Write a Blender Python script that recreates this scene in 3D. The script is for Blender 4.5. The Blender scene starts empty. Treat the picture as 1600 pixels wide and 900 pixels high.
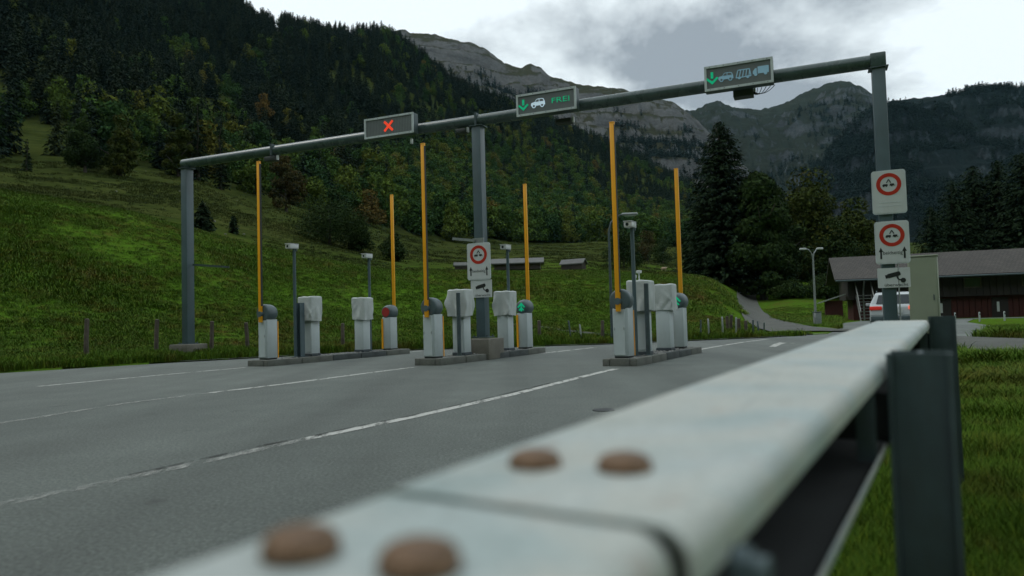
import bpy, bmesh, math, random
import numpy as np
from mathutils import Vector, Matrix, Euler

random.seed(7)
RNG = np.random.default_rng(11)
R = math.radians
sc = bpy.context.scene
col = sc.collection

# ------------------------------------------------------------------ camera
F_PX, CAM_H = 1120.0, 0.85
PITCH, ROLL = math.atan(48 / F_PX), math.atan(0.028)
cam_data = bpy.data.cameras.new('camera')
cam_data.sensor_width = 36
cam_data.lens = F_PX / 1600 * 36
cam_data.clip_start = 0.02
cam_data.clip_end = 9000
cam_data.dof.use_dof = True
cam_data.dof.focus_distance = 14.0
cam_data.dof.aperture_fstop = 2.2
cam = bpy.data.objects.new('camera', cam_data)
col.objects.link(cam)
CAM_M = Matrix.Translation((0, 0, CAM_H)) @ Matrix.Rotation(math.pi / 2 + PITCH, 4, 'X') @ Matrix.Rotation(-ROLL, 4, 'Z')
cam.matrix_world = CAM_M
sc.camera = cam
CR = np.array(CAM_M.to_3x3())

# ------------------------------------------------------------------ sky and sun
SUN_EL, SUN_AZ = R(55), R(-75)          # azimuth from +Y towards +X
world = bpy.data.worlds.new('World')
sc.world = world
world.use_nodes = True
wn, wl = world.node_tree.nodes, world.node_tree.links
wn.clear()
wout = wn.new('ShaderNodeOutputWorld')
bg = wn.new('ShaderNodeBackground')
sky = wn.new('ShaderNodeTexSky')
sky.sky_type = 'NISHITA'
sky.sun_disc = False
sky.sun_elevation = SUN_EL
sky.sun_rotation = SUN_AZ
sky.air_density = 1.0
sky.dust_density = 2.0
wtc = wn.new('ShaderNodeTexCoord')
sepw = wn.new('ShaderNodeSeparateXYZ')
wl.new(wtc.outputs['Generated'], sepw.inputs[0])
def wmath(op, a, b=None, c=None):
    n = wn.new('ShaderNodeMath'); n.operation = op
    for i, v in enumerate((a, b, c)):
        if v is None: continue
        if isinstance(v, (int, float)): n.inputs[i].default_value = v
        else: wl.new(v, n.inputs[i])
    return n.outputs[0]
# cloud deck: project the direction on a flat layer so that clouds shrink towards the horizon
den = wmath('ADD', wmath('MAXIMUM', sepw.outputs[2], 0.0), 0.42)
cx = wmath('DIVIDE', sepw.outputs[0], den)
cy = wmath('DIVIDE', sepw.outputs[1], den)
comb = wn.new('ShaderNodeCombineXYZ')
wl.new(cx, comb.inputs[0]); wl.new(cy, comb.inputs[1])
n1 = wn.new('ShaderNodeTexNoise'); n1.inputs['Scale'].default_value = 1.55; n1.inputs['Detail'].default_value = 9
n1.inputs['Roughness'].default_value = 0.56; n1.inputs['Distortion'].default_value = 0.2
mapw = wn.new('ShaderNodeMapping'); mapw.inputs['Location'].default_value = (-6.492, -1.660, 17.400)
wl.new(comb.outputs[0], mapw.inputs[0]); wl.new(mapw.outputs[0], n1.inputs['Vector'])
ramp = wn.new('ShaderNodeValToRGB')
ramp.color_ramp.elements[0].position = 0.54; ramp.color_ramp.elements[0].color = (0, 0, 0, 1)
ramp.color_ramp.elements[1].position = 0.645; ramp.color_ramp.elements[1].color = (1, 1, 1, 1)
wl.new(n1.outputs[0], ramp.inputs[0])
bright = wn.new('ShaderNodeMixRGB')          # thin bright cloud veil over the blue sky
bright.inputs[0].default_value = 0.9
bright.inputs[2].default_value = (10.2, 11.2, 11.5, 1)
wl.new(sky.outputs[0], bright.inputs[1])
grey = wn.new('ShaderNodeMixRGB')
grey.inputs[2].default_value = (2.7, 3.2, 3.75, 1)
wl.new(wmath('MULTIPLY', ramp.outputs[0], 0.9), grey.inputs[0])
wl.new(bright.outputs[0], grey.inputs[1])
wl.new(grey.outputs[0], bg.inputs['Color'])
bg.inputs['Strength'].default_value = 0.1
wl.new(bg.outputs[0], wout.inputs[0])

sun_d = bpy.data.lights.new('sun', 'SUN')
sun_d.energy = 0.7
sun_d.angle = R(18)
sun_d.color = (1.0, 0.96, 0.9)
sun = bpy.data.objects.new('sun', sun_d)
col.objects.link(sun)
sd = Vector((math.sin(SUN_AZ) * math.cos(SUN_EL), math.cos(SUN_AZ) * math.cos(SUN_EL), math.sin(SUN_EL)))
sun.rotation_euler = sd.to_track_quat('Z', 'Y').to_euler()

sc.view_settings.view_transform = 'Standard'
sc.view_settings.look = 'None'
sc.view_settings.exposure = 0.0
sc.view_settings.gamma = 1.0
sc.view_settings.use_curve_mapping = False
sc.render.engine = 'CYCLES'
sc.cycles.use_denoising = True
sc.cycles.max_bounces = 5
sc.cycles.diffuse_bounces = 2
sc.cycles.glossy_bounces = 2
sc.cycles.transparent_max_bounces = 12
sc.cycles.volume_bounces = 0

# ------------------------------------------------------------------ pixel <-> place
def rays(px, py):
    px = np.asarray(px, float); py = np.asarray(py, float)
    d = np.stack([(px - 800) / F_PX, (450 - py) / F_PX, -np.ones_like(px)], -1)
    return d @ CR.T
def at(px, py, Y):
    d = rays(px, py)
    return Vector(np.array([0, 0, CAM_H]) + d * (Y / d[1]))
def ground(px, py, z=0.0):
    d = rays(px, py)
    return Vector(np.array([0, 0, CAM_H]) + d * ((z - CAM_H) / d[2]))
def project(P):
    q = (np.asarray(P, float) - np.array([0, 0, CAM_H])) @ CR
    w = np.where(-q[..., 2] > 1e-3, -q[..., 2], 1e-3)
    return 800 + F_PX * q[..., 0] / w, 450 - F_PX * q[..., 1] / w

# ------------------------------------------------------------------ numpy noise
def _hash(ix, iy, seed):
    h = (ix.astype(np.int64) * 374761393 + iy.astype(np.int64) * 668265263 + seed * 974711) & 0x7fffffff
    h = ((h ^ (h >> 13)) * 1274126177) & 0x7fffffff
    return ((h ^ (h >> 16)) & 0xffff) / 65535.0
def vnoise(x, y, seed=0):
    ix, iy = np.floor(x), np.floor(y)
    fx, fy = x - ix, y - iy
    fx = fx * fx * fx * (fx * (fx * 6 - 15) + 10); fy = fy * fy * fy * (fy * (fy * 6 - 15) + 10)
    a, b = _hash(ix, iy, seed), _hash(ix + 1, iy, seed)
    c, d = _hash(ix, iy + 1, seed), _hash(ix + 1, iy + 1, seed)
    return (a + (b - a) * fx) * (1 - fy) + (c + (d - c) * fx) * fy
def fbm(x, y, seed=0, octv=5, gain=0.5):
    s, a, t = 0.0, 1.0, 0.0
    for o in range(octv):
        s = s + a * (vnoise(x * 2 ** o + o * 17.3, y * 2 ** o - o * 9.1, seed + o) - 0.5)
        t += a; a *= gain
    return s / t * 2

# ------------------------------------------------------------------ materials
def rgb(r, g, b):
    return tuple(((c / 255) / 12.92 if c / 255 <= 0.04045 else ((c / 255 + 0.055) / 1.055) ** 2.4) for c in (r, g, b))
MATS = {}
def new_mat(name):
    m = bpy.data.materials.new(name); m.use_nodes = True
    nt = m.node_tree; nt.nodes.clear()
    out = nt.nodes.new('ShaderNodeOutputMaterial')
    b = nt.nodes.new('ShaderNodeBsdfPrincipled')
    nt.links.new(b.outputs[0], out.inputs[0])
    MATS[name] = m
    return m, nt, b, out
def node(nt, kind, **kw):
    n = nt.nodes.new(kind)
    for k, v in kw.items():
        if k in n.inputs: n.inputs[k].default_value = v
        else: setattr(n, k, v)
    return n
def noise(nt, scale, detail=5, rough=0.55, vec=None, dist=0.0):
    n = node(nt, 'ShaderNodeTexNoise'); n.inputs['Scale'].default_value = scale; n.inputs['Detail'].default_value = detail
    n.inputs['Roughness'].default_value = rough; n.inputs['Distortion'].default_value = dist
    if vec is not None: nt.links.new(vec, n.inputs['Vector'])
    return n.outputs[0]
def ramp_n(nt, fac, stops):
    r = node(nt, 'ShaderNodeValToRGB')
    el = r.color_ramp.elements
    while len(el) > len(stops): el.remove(el[-1])
    while len(el) < len(stops): el.new(0.5)
    for e, (p, c) in zip(el, stops):
        e.position = p; e.color = (*c, 1) if len(c) == 3 else c
    nt.links.new(fac, r.inputs[0])
    return r.outputs[0]
def mixc(nt, fac, a, b, mode='MIX'):
    m = node(nt, 'ShaderNodeMixRGB', blend_type=mode)
    for i, v in enumerate((fac, a, b)):
        if isinstance(v, (int, float)): m.inputs[i].default_value = v
        elif isinstance(v, tuple): m.inputs[i].default_value = (*v, 1) if len(v) == 3 else v
        else: nt.links.new(v, m.inputs[i])
    return m.outputs[0]
def mth(nt, op, a, b=None):
    n = node(nt, 'ShaderNodeMath', operation=op)
    for i, v in enumerate((a, b)):
        if v is None: continue
        if isinstance(v, (int, float)): n.inputs[i].default_value = v
        else: nt.links.new(v, n.inputs[i])
    return n.outputs[0]
def bump(nt, b, height, strength=0.3, dist=0.02):
    n = node(nt, 'ShaderNodeBump'); n.inputs['Strength'].default_value = strength; n.inputs['Distance'].default_value = dist
    nt.links.new(height, n.inputs['Height']); nt.links.new(n.outputs[0], b.inputs['Normal'])
def objcoord(nt):
    return node(nt, 'ShaderNodeTexCoord').outputs['Object']
def position(nt):
    return node(nt, 'ShaderNodeNewGeometry').outputs['Position']

def paint(name, c, rough=0.45, metal=0.0, var=0.18, scale=6.0, dirt=None, dirt_amt=0.35, bmp=0.0):
    """painted or plain surface with blotchy wear"""
    m, nt, b, o = new_mat(name)
    v = objcoord(nt)
    n = noise(nt, scale, 6, 0.6, v)
    lo = tuple(x * (1 - var) for x in c); hi = tuple(min(1, x * (1 + var)) for x in c)
    colr = ramp_n(nt, n, [(0.3, lo), (0.7, hi)])
    if dirt:
        mp = node(nt, 'ShaderNodeMapping'); mp.inputs['Scale'].default_value = (1, 1, 0.25)
        nt.links.new(v, mp.inputs[0])
        d = noise(nt, scale * 1.7, 7, 0.65, mp.outputs[0])
        df = ramp_n(nt, d, [(0.48, (0, 0, 0)), (0.72, (dirt_amt,) * 3)])
        colr = mixc(nt, df, colr, dirt)
    nt.links.new(colr, b.inputs['Base Color'])
    b.inputs['Metallic'].default_value = metal
    rr = node(nt, 'ShaderNodeMapRange'); rr.inputs['To Min'].default_value = max(0.05, rough - 0.1); rr.inputs['To Max'].default_value = min(1, rough + 0.12)
    nt.links.new(n, rr.inputs[0]); nt.links.new(rr.outputs[0], b.inputs['Roughness'])
    if bmp: bump(nt, b, noise(nt, scale * 4, 4, 0.6, v), bmp, 0.01)
    return m
def led(name, c, strength):
    m, nt, b, o = new_mat(name)
    v = objcoord(nt)
    vo = node(nt, 'ShaderNodeTexVoronoi'); vo.inputs['Scale'].default_value = 60
    nt.links.new(v, vo.inputs['Vector'])
    f = ramp_n(nt, vo.outputs['Distance'], [(0.2, (1, 1, 1)), (0.9, (0.6, 0.6, 0.6))])
    b.inputs['Base Color'].default_value = (*c, 1)
    nt.links.new(mixc(nt, 1.0, f, c, 'MULTIPLY'), b.inputs['Emission Color'])
    b.inputs['Emission Strength'].default_value = strength
    return m

paint('steel_blue', (0.074, 0.115, 0.132), 0.42, 0.0, 0.1, 3, (0.06, 0.07, 0.07), 0.4)
paint('galv', (0.33, 0.36, 0.37), 0.42, 0.55, 0.15, 14, (0.14, 0.15, 0.15), 0.4)
paint('beam_paint', (0.068, 0.102, 0.102), 0.26, 0.0, 0.12, 3, (0.03, 0.036, 0.035), 0.4)
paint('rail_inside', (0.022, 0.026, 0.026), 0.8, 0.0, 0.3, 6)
paint('rail_post', (0.036, 0.060, 0.066), 0.5, 0.1, 0.25, 9, (0.025, 0.03, 0.03), 0.5)
paint('galv_dark', (0.066, 0.096, 0.106), 0.5, 0.2, 0.2, 9, (0.05, 0.055, 0.055), 0.4)
paint('housing_white', (0.50, 0.565, 0.58), 0.4, 0.0, 0.04, 4, (0.34, 0.36, 0.34), 0.2)
paint('housing_side', (0.44, 0.50, 0.515), 0.4, 0.0, 0.04, 4, (0.3, 0.32, 0.3), 0.2)
paint('drum_grey', (0.085, 0.122, 0.132), 0.42, 0.0, 0.08, 8, (0.07, 0.075, 0.075), 0.4)
paint('arm_yellow', (0.95, 0.42, 0.012), 0.42, 0.0, 0.05, 2, (0.6, 0.26, 0.03), 0.3)
paint('black_rubber', (0.018, 0.022, 0.024), 0.6, 0.0, 0.2, 10)
paint('plinth_dark', (0.05, 0.065, 0.075), 0.55, 0.0, 0.2, 10)
paint('sign_white', (0.56, 0.60, 0.605), 0.4, 0.0, 0.03, 3, (0.42, 0.42, 0.4), 0.25)
paint('sign_red', (0.46, 0.026, 0.012), 0.4, 0.0, 0.06, 5)
paint('sign_black', (0.015, 0.018, 0.02), 0.45, 0.0, 0.1, 8)
paint('alu_frame', (0.58, 0.64, 0.66), 0.42, 0.0, 0.1, 6, (0.2, 0.22, 0.22), 0.4)
paint('panel_grey', (0.145, 0.165, 0.17), 0.5, 0.0, 0.06, 3)
paint('panel_rib', (0.19, 0.215, 0.22), 0.5, 0.0, 0.06, 3)
paint('sensor_dark', (0.035, 0.042, 0.042), 0.5, 0.0, 0.15, 8)
paint('camera_white', (0.62, 0.65, 0.66), 0.35, 0.0, 0.05, 6, (0.35, 0.36, 0.35), 0.3)
paint('cabinet_green', (0.25, 0.29, 0.21), 0.5, 0.0, 0.05, 2, (0.17, 0.19, 0.14), 0.35)
paint('bolt_copper', (0.17, 0.098, 0.052), 0.5, 0.25, 0.4, 70, (0.05, 0.03, 0.02), 0.8, 0.35)
paint('bark', (0.07, 0.06, 0.05), 0.9, 0.0, 0.4, 3, (0.03, 0.028, 0.025), 0.6, 0.6)
paint('old_wood', (0.085, 0.07, 0.055), 0.85, 0.0, 0.4, 6, (0.04, 0.035, 0.03), 0.5, 0.5)
paint('barn_dark', (0.028, 0.024, 0.022), 0.8, 0.0, 0.3, 3)
paint('barn_red', (0.06, 0.012, 0.009), 0.75, 0.0, 0.25, 3, (0.03, 0.01, 0.01), 0.4)
paint('stair_grey', (0.18, 0.19, 0.18), 0.7, 0.0, 0.15, 3)
paint('hut_wall', (0.05, 0.04, 0.035), 0.8, 0.0, 0.3, 2)
paint('hut_roof', (0.115, 0.12, 0.118), 0.7, 0.0, 0.2, 1.5, (0.1, 0.1, 0.09), 0.4)
paint('car_white', (0.42, 0.46, 0.48), 0.22, 0.0, 0.02, 2)
paint('car_glass', (0.02, 0.03, 0.035), 0.08, 0.0, 0.05, 2)
paint('cow_hide', (0.42, 0.30, 0.22), 0.85, 0.0, 0.5, 2.5)
paint('stone', (0.17, 0.17, 0.155), 0.85, 0.0, 0.3, 1.0, None, 0, 0.4)
paint('gravel_chip', (0.22, 0.225, 0.22), 0.85, 0.0, 0.4, 30)
led('led_green', (0.0, 0.42, 0.2), 0.52)
led('led_red', (0.9, 0.06, 0.02), 0.75)
led('led_red_dim', (0.25, 0.02, 0.018), 0.12)
led('led_white', (0.5, 0.64, 0.74), 0.6)
led('led_blue', (0.2, 0.36, 0.46), 0.32)
led('tail_red', (0.6, 0.03, 0.02), 0.25)
led('brake_red', (0.9, 0.13, 0.06), 0.8)

# rail: pale greyed zinc, chalky blotches with faint rust bleeding
m, nt, b, o = new_mat('rail_zinc')
v = objcoord(nt)
n_a, n_b = noise(nt, 7, 6, 0.6, v), noise(nt, 22, 5, 0.6, v)
c = ramp_n(nt, n_a, [(0.32, (0.28, 0.345, 0.335)), (0.5, (0.36, 0.42, 0.41)), (0.68, (0.43, 0.47, 0.455))])
n_st = noise(nt, 2.6, 7, 0.7, v, 0.8)                                     # chalky water stains
c = mixc(nt, ramp_n(nt, n_st, [(0.46, (0, 0, 0)), (0.56, (0.7, 0.7, 0.7)), (0.66, (0.15, 0.15, 0.15))]), c, (0.45, 0.45, 0.40))
c = mixc(nt, ramp_n(nt, n_b, [(0.60, (0, 0, 0)), (0.72, (0.55, 0.55, 0.55))]), c, (0.30, 0.21, 0.16))
n_sp = noise(nt, 120, 3, 0.7, v)                                          # zinc flecks
c = mixc(nt, 0.6, c, ramp_n(nt, n_sp, [(0.35, (0.78, 0.78, 0.78)), (0.62, (1.12, 1.12, 1.12))]), 'MULTIPLY')
mp = node(nt, 'ShaderNodeMapping'); mp.inputs['Scale'].default_value = (60, 3, 60); mp.inputs['Rotation'].default_value = (0, 0, R(9)); nt.links.new(v, mp.inputs[0])
n_sc = noise(nt, 1.0, 4, 0.6, mp.outputs[0])                              # scuffs
c = mixc(nt, ramp_n(nt, n_sc, [(0.66, (0, 0, 0)), (0.72, (0.5, 0.5, 0.5))]), c, (0.22, 0.25, 0.25))
nt.links.new(c, b.inputs['Base Color'])
rr_ = node(nt, 'ShaderNodeMapRange'); rr_.inputs['To Min'].default_value = 0.32; rr_.inputs['To Max'].default_value = 0.62
nt.links.new(n_st, rr_.inputs[0]); nt.links.new(rr_.outputs[0], b.inputs['Roughness'])
b.inputs['Metallic'].default_value = 0.15
bump(nt, b, mth(nt, 'ADD', n_b, mth(nt, 'MULTIPLY', n_a, 2.0)), 0.16, 0.004)

# concrete
def concrete(name, c):
    m, nt, b, o = new_mat(name)
    v = objcoord(nt)
    n_a, n_b = noise(nt, 2.5, 6, 0.6, v), noise(nt, 45, 4, 0.7, v)
    x = ramp_n(nt, n_a, [(0.3, tuple(k * 0.6 for k in c)), (0.7, c)])
    x = mixc(nt, 0.5, x, ramp_n(nt, n_b, [(0.3, (0.45, 0.45, 0.45)), (0.65, (1, 1, 1))]), 'MULTIPLY')
    nt.links.new(x, b.inputs['Base Color']); b.inputs['Roughness'].default_value = 0.9
    bump(nt, b, n_b, 0.5, 0.01)
concrete('kerb_concrete', (0.16, 0.17, 0.15))
concrete('kerb_dark', (0.085, 0.10, 0.10))
concrete('slab_concrete', (0.20, 0.21, 0.20))
concrete('plinth_concrete', (0.22, 0.21, 0.175))

# asphalt
m, nt, b, o = new_mat('asphalt')
v = position(nt)
n_big, n_mid, n_fine = noise(nt, 0.22, 4, 0.6, v), noise(nt, 1.6, 6, 0.65, v), noise(nt, 48, 4, 0.8, v)
mp = node(nt, 'ShaderNodeMapping'); mp.inputs['Rotation'].default_value = (0, 0, R(28)); mp.inputs['Scale'].default_value = (0.8, 0.035, 1)
nt.links.new(v, mp.inputs[0])
n_str = noise(nt, 1.0, 3, 0.5, mp.outputs[0])
c = ramp_n(nt, n_big, [(0.3, (0.080, 0.096, 0.087)), (0.7, (0.116, 0.134, 0.122))])
c = mixc(nt, 0.55, c, ramp_n(nt, n_str, [(0.32, (0.5, 0.5, 0.5)), (0.62, (1.15, 1.15, 1.15))]), 'MULTIPLY')
c = mixc(nt, 0.5, c, ramp_n(nt, n_mid, [(0.35, (0.75, 0.75, 0.75)), (0.65, (1.12, 1.12, 1.12))]), 'MULTIPLY')
c = mixc(nt, 0.85, c, ramp_n(nt, n_fine, [(0.38, (0.55, 0.55, 0.55)), (0.5, (1, 1, 1)), (0.62, (1.7, 1.7, 1.65))]), 'MULTIPLY')
nt.links.new(c, b.inputs['Base Color']); b.inputs['Roughness'].default_value = 0.72
n_oil = noise(nt, 2.4, 2, 0.5, v)
c = mixc(nt, ramp_n(nt, n_oil, [(0.70, (0, 0, 0)), (0.76, (0.55, 0.55, 0.55))]), c, (0.03, 0.034, 0.032))
nt.links.new(c, b.inputs['Base Color'])
bump(nt, b, n_fine, 0.7, 0.014)

def worn(name, c, lo, hi, scale, lost=0.0):
    m, nt, b, o = new_mat(name)
    v = position(nt)
    mp = node(nt, 'ShaderNodeMapping'); mp.inputs['Rotation'].default_value = (0, 0, R(27)); mp.inputs['Scale'].default_value = (1.0, 0.3, 1)
    nt.links.new(v, mp.inputs[0])
    n = noise(nt, scale, 8, 0.75, mp.outputs[0])
    f = ramp_n(nt, n, [(lo, (0, 0, 0)), (hi, (1, 1, 1))])
    tr = node(nt, 'ShaderNodeBsdfTransparent'); mx = node(nt, 'ShaderNodeMixShader')
    nt.links.new(f, mx.inputs[0]); nt.links.new(tr.outputs[0], mx.inputs[1]); nt.links.new(b.outputs[0], mx.inputs[2])
    nt.links.new(mx.outputs[0], o.inputs[0])
    n2 = noise(nt, 30, 4, 0.6, v)
    nt.links.new(ramp_n(nt, n2, [(0.3, tuple(k * 0.7 for k in c)), (0.7, c)]), b.inputs['Base Color'])
    b.inputs['Roughness'].default_value = 0.7
worn('road_paint', (0.48, 0.49, 0.46), 0.36, 0.50, 7)
worn('road_paint_worn', (0.36, 0.37, 0.345), 0.42, 0.64, 9)
worn('road_crack', (0.012, 0.013, 0.013), 0.44, 0.52, 4)

# gravel track
m, nt, b, o = new_mat('track_gravel')
v = position(nt)
n_a, n_b = noise(nt, 0.8, 5, 0.6, v), noise(nt, 18, 4, 0.7, v)
c = ramp_n(nt, n_a, [(0.3, (0.058, 0.063, 0.055)), (0.7, (0.105, 0.110, 0.098))])
c = mixc(nt, 0.6, c, ramp_n(nt, n_b, [(0.3, (0.5, 0.5, 0.5)), (0.7, (1.3, 1.3, 1.3))]), 'MULTIPLY')
nt.links.new(c, b.inputs['Base Color']); b.inputs['Roughness'].default_value = 0.95
bump(nt, b, n_b, 0.6, 0.03)

# grass: shared world-space patches for the ground and for the blades on it
GRASS = [(0.33, (0.125, 0.085, 0.028)), (0.41, (0.088, 0.106, 0.018)), (0.50, (0.066, 0.132, 0.014)), (0.64, (0.084, 0.178, 0.016))]
m, nt, b, o = new_mat('meadow_ground')
v = position(nt)
n_a, n_b, n_c = noise(nt, 0.22, 7, 0.62, v), noise(nt, 2.2, 6, 0.7, v), noise(nt, 14, 3, 0.7, v)
near = ramp_n(nt, mixc(nt, 0.48, n_a, n_b), GRASS)
mt_ = node(nt, 'ShaderNodeMapping'); mt_.inputs['Scale'].default_value = (0.22, 0.22, 1.7); nt.links.new(v, mt_.inputs[0])
n_d, n_e = noise(nt, 0.03, 7, 0.68, v), noise(nt, 1.0, 8, 0.75, mt_.outputs[0])      # cattle treads follow the contour
far = ramp_n(nt, mixc(nt, 0.62, n_d, n_e), [(0.38, (0.019, 0.029, 0.010)), (0.5, (0.042, 0.057, 0.015)), (0.6, (0.064, 0.076, 0.022)), (0.72, (0.10, 0.102, 0.040))])
sp = node(nt, 'ShaderNodeSeparateXYZ'); nt.links.new(v, sp.inputs[0])
dist = node(nt, 'ShaderNodeVectorMath', operation='LENGTH'); nt.links.new(v, dist.inputs[0])
fz = node(nt, 'ShaderNodeMapRange'); fz.inputs['From Min'].default_value = 62; fz.inputs['From Max'].default_value = 105
nt.links.new(mth(nt, 'ADD', dist.outputs['Value'], mth(nt, 'MULTIPLY', sp.outputs[2], 3.0)), fz.inputs[0])
# the lower flat meadow (behind the bank) is lusher than the grazed slope: it reaches further out to the right
lush = node(nt, 'ShaderNodeMapRange'); lush.inputs['From Min'].default_value = -25; lush.inputs['From Max'].default_value = 20
nt.links.new(sp.outputs[0], lush.inputs[0])
z_lo = node(nt, 'ShaderNodeMapRange'); z_lo.inputs['From Min'].default_value = 14; z_lo.inputs['From Max'].default_value = 9
nt.links.new(sp.outputs[2], z_lo.inputs[0])
keep = mth(nt, 'MULTIPLY', lush.outputs[0], z_lo.outputs[0])
ff = mth(nt, 'MULTIPLY', fz.outputs[0], mth(nt, 'SUBTRACT', 1.0, mth(nt, 'MULTIPLY', keep, 0.85)))
c = mixc(nt, ff, near, far)
c = mixc(nt, 0.6, c, ramp_n(nt, n_c, [(0.3, (0.55, 0.55, 0.55)), (0.7, (1.25, 1.25, 1.25))]), 'MULTIPLY')
nt.links.new(c, b.inputs['Base Color']); b.inputs['Roughness'].default_value = 1.0
b.inputs['Specular IOR Level'].default_value = 0.0
bump(nt, b, n_b, 0.8, 0.15)

m, nt, b, o = new_mat('grass_blade')
v = position(nt)
n_a, n_b = noise(nt, 0.22, 7, 0.62, v), noise(nt, 2.2, 6, 0.7, v)
gi = node(nt, 'ShaderNodeNewGeometry')
oi = node(nt, 'ShaderNodeObjectInfo')
c = ramp_n(nt, mixc(nt, 0.48, n_a, n_b), [(p, tuple(k * 1.05 for k in q)) for p, q in GRASS])
c = mixc(nt, 0.8, c, ramp_n(nt, gi.outputs['Random Per Island'], [(0.0, (0.55, 0.6, 0.5)), (0.8, (1.15, 1.1, 1.0)), (0.97, (1.9, 1.35, 1.0))]), 'MULTIPLY')
c = mixc(nt, 0.7, c, ramp_n(nt, oi.outputs['Random'], [(0.0, (0.7, 0.72, 0.7)), (0.9, (1.2, 1.15, 1.1)), (1.0, (1.9, 1.2, 0.9))]), 'MULTIPLY')
nt.links.new(c, b.inputs['Base Color']); b.inputs['Roughness'].default_value = 0.75
b.inputs['Specular IOR Level'].default_value = 0.08

m, nt, b, o = new_mat('pasture_blade')
v = position(nt)
gi = node(nt, 'ShaderNodeNewGeometry'); oi = node(nt, 'ShaderNodeObjectInfo')
c = ramp_n(nt, mixc(nt, 0.5, noise(nt, 0.06, 5, 0.6, v), noise(nt, 0.5, 5, 0.65, v)), [(0.36, (0.026, 0.040, 0.011)), (0.5, (0.048, 0.066, 0.016)), (0.65, (0.078, 0.088, 0.028))])
c = mixc(nt, 0.7, c, ramp_n(nt, oi.outputs['Random'], [(0.0, (0.6, 0.65, 0.6)), (1.0, (1.3, 1.2, 1.1))]), 'MULTIPLY')
nt.links.new(c, b.inputs['Base Color']); b.inputs['Roughness'].default_value = 0.8; b.inputs['Specular IOR Level'].default_value = 0.05

def foliage(name, stops, per_obj=True, rough=0.8):
    m, nt, b, o = new_mat(name)
    gi = node(nt, 'ShaderNodeNewGeometry')
    oi = node(nt, 'ShaderNodeObjectInfo')
    tc = objcoord(nt)
    if per_obj:
        base = ramp_n(nt, oi.outputs['Random'], stops)
    else:
        base = ramp_n(nt, noise(nt, 0.35, 4, 0.6, tc), stops)
    base = mixc(nt, 0.85, base, ramp_n(nt, gi.outputs['Random Per Island'], [(0.0, (0.5, 0.5, 0.5)), (1.0, (1.4, 1.4, 1.35))]), 'MULTIPLY')
    nt.links.new(base, b.inputs['Base Color'])
    b.inputs['Roughness'].default_value = rough
    b.inputs['Specular IOR Level'].default_value = 0.04
    return m
foliage('conifer_forest_leaf', [(0.0, (0.013, 0.026, 0.019)), (0.5, (0.019, 0.034, 0.022)), (1.0, (0.030, 0.046, 0.024))])
foliage('broadleaf_forest_leaf', [(0.0, (0.024, 0.058, 0.020)), (0.4, (0.044, 0.092, 0.020)), (0.7, (0.074, 0.116, 0.020)), (0.93, (0.11, 0.118, 0.022)), (1.0, (0.11, 0.075, 0.022))])
foliage('far_conifer_leaf', [(0.0, (0.011, 0.022, 0.019)), (1.0, (0.02, 0.034, 0.025))])
foliage('spruce_leaf', [(0.3, (0.014, 0.028, 0.015)), (0.7, (0.024, 0.042, 0.019))], False)
foliage('leaf_green', [(0.3, (0.02, 0.04, 0.014)), (0.7, (0.038, 0.062, 0.018))], False)
foliage('leaf_autumn', [(0.3, (0.030, 0.050, 0.012)), (0.58, (0.050, 0.062, 0.013)), (0.8, (0.080, 0.058, 0.014))], False)
foliage('leaf_rust', [(0.3, (0.035, 0.045, 0.016)), (0.6, (0.065, 0.05, 0.018)), (0.8, (0.095, 0.045, 0.018))], False)

# rock faces of the mountains
def mountain_mat(name, rockc, grassc, bare=0.0):
    m, nt, b, o = new_mat(name)
    v = position(nt)
    geo = node(nt, 'ShaderNodeNewGeometry')
    sx = node(nt, 'ShaderNodeSeparateXYZ'); nt.links.new(geo.outputs['Normal'], sx.inputs[0])
    mp = node(nt, 'ShaderNodeMapping'); mp.inputs['Scale'].default_value = (0.007, 0.007, 0.024); mp.inputs['Rotation'].default_value = (0, R(7), 0)
    nt.links.new(v, mp.inputs[0])
    strata = noise(nt, 1.0, 10, 0.78, mp.outputs[0], 0.9)
    n_a, n_b, n_c = noise(nt, 0.008, 8, 0.66, v), noise(nt, 0.03, 9, 0.75, v), noise(nt, 0.18, 6, 0.8, v)
    rk = ramp_n(nt, strata, [(0.32, tuple(k * 0.35 for k in rockc)), (0.5, tuple(k * 0.8 for k in rockc)), (0.62, rockc), (0.75, tuple(k * 2.1 for k in rockc))])
    rk = mixc(nt, 0.7, rk, ramp_n(nt, n_c, [(0.3, (0.55, 0.55, 0.55)), (0.7, (1.35, 1.35, 1.35))]), 'MULTIPLY')
    gr = ramp_n(nt, n_b, [(0.3, tuple(k * 0.55 for k in grassc)), (0.7, grassc)])
    steep = mth(nt, 'ADD', sx.outputs[2], mth(nt, 'MULTIPLY', mth(nt, 'SUBTRACT', n_a, 0.5), 0.9))
    steep = mth(nt, 'ADD', steep, mth(nt, 'MULTIPLY', mth(nt, 'SUBTRACT', n_b, 0.5), 0.7))
    f = ramp_n(nt, steep, [(0.46 + bare, (0, 0, 0)), (0.60 + bare, (1, 1, 1))])
    nt.links.new(mixc(nt, f, rk, gr), b.inputs['Base Color'])
    b.inputs['Roughness'].default_value = 1.0
    b.inputs['Specular IOR Level'].default_value = 0.05
    hb = mth(nt, 'ADD', mth(nt, 'MULTIPLY', n_b, 0.7), mth(nt, 'MULTIPLY', n_c, 0.3))
    bump(nt, b, hb, 1.0, 14.0)
    return m
mountain_mat('peak_rock', (0.155, 0.157, 0.155), (0.058, 0.060, 0.032), 0.17)
mountain_mat('ridge_rock', (0.088, 0.098, 0.104), (0.034, 0.042, 0.030), 0.08)
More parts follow.
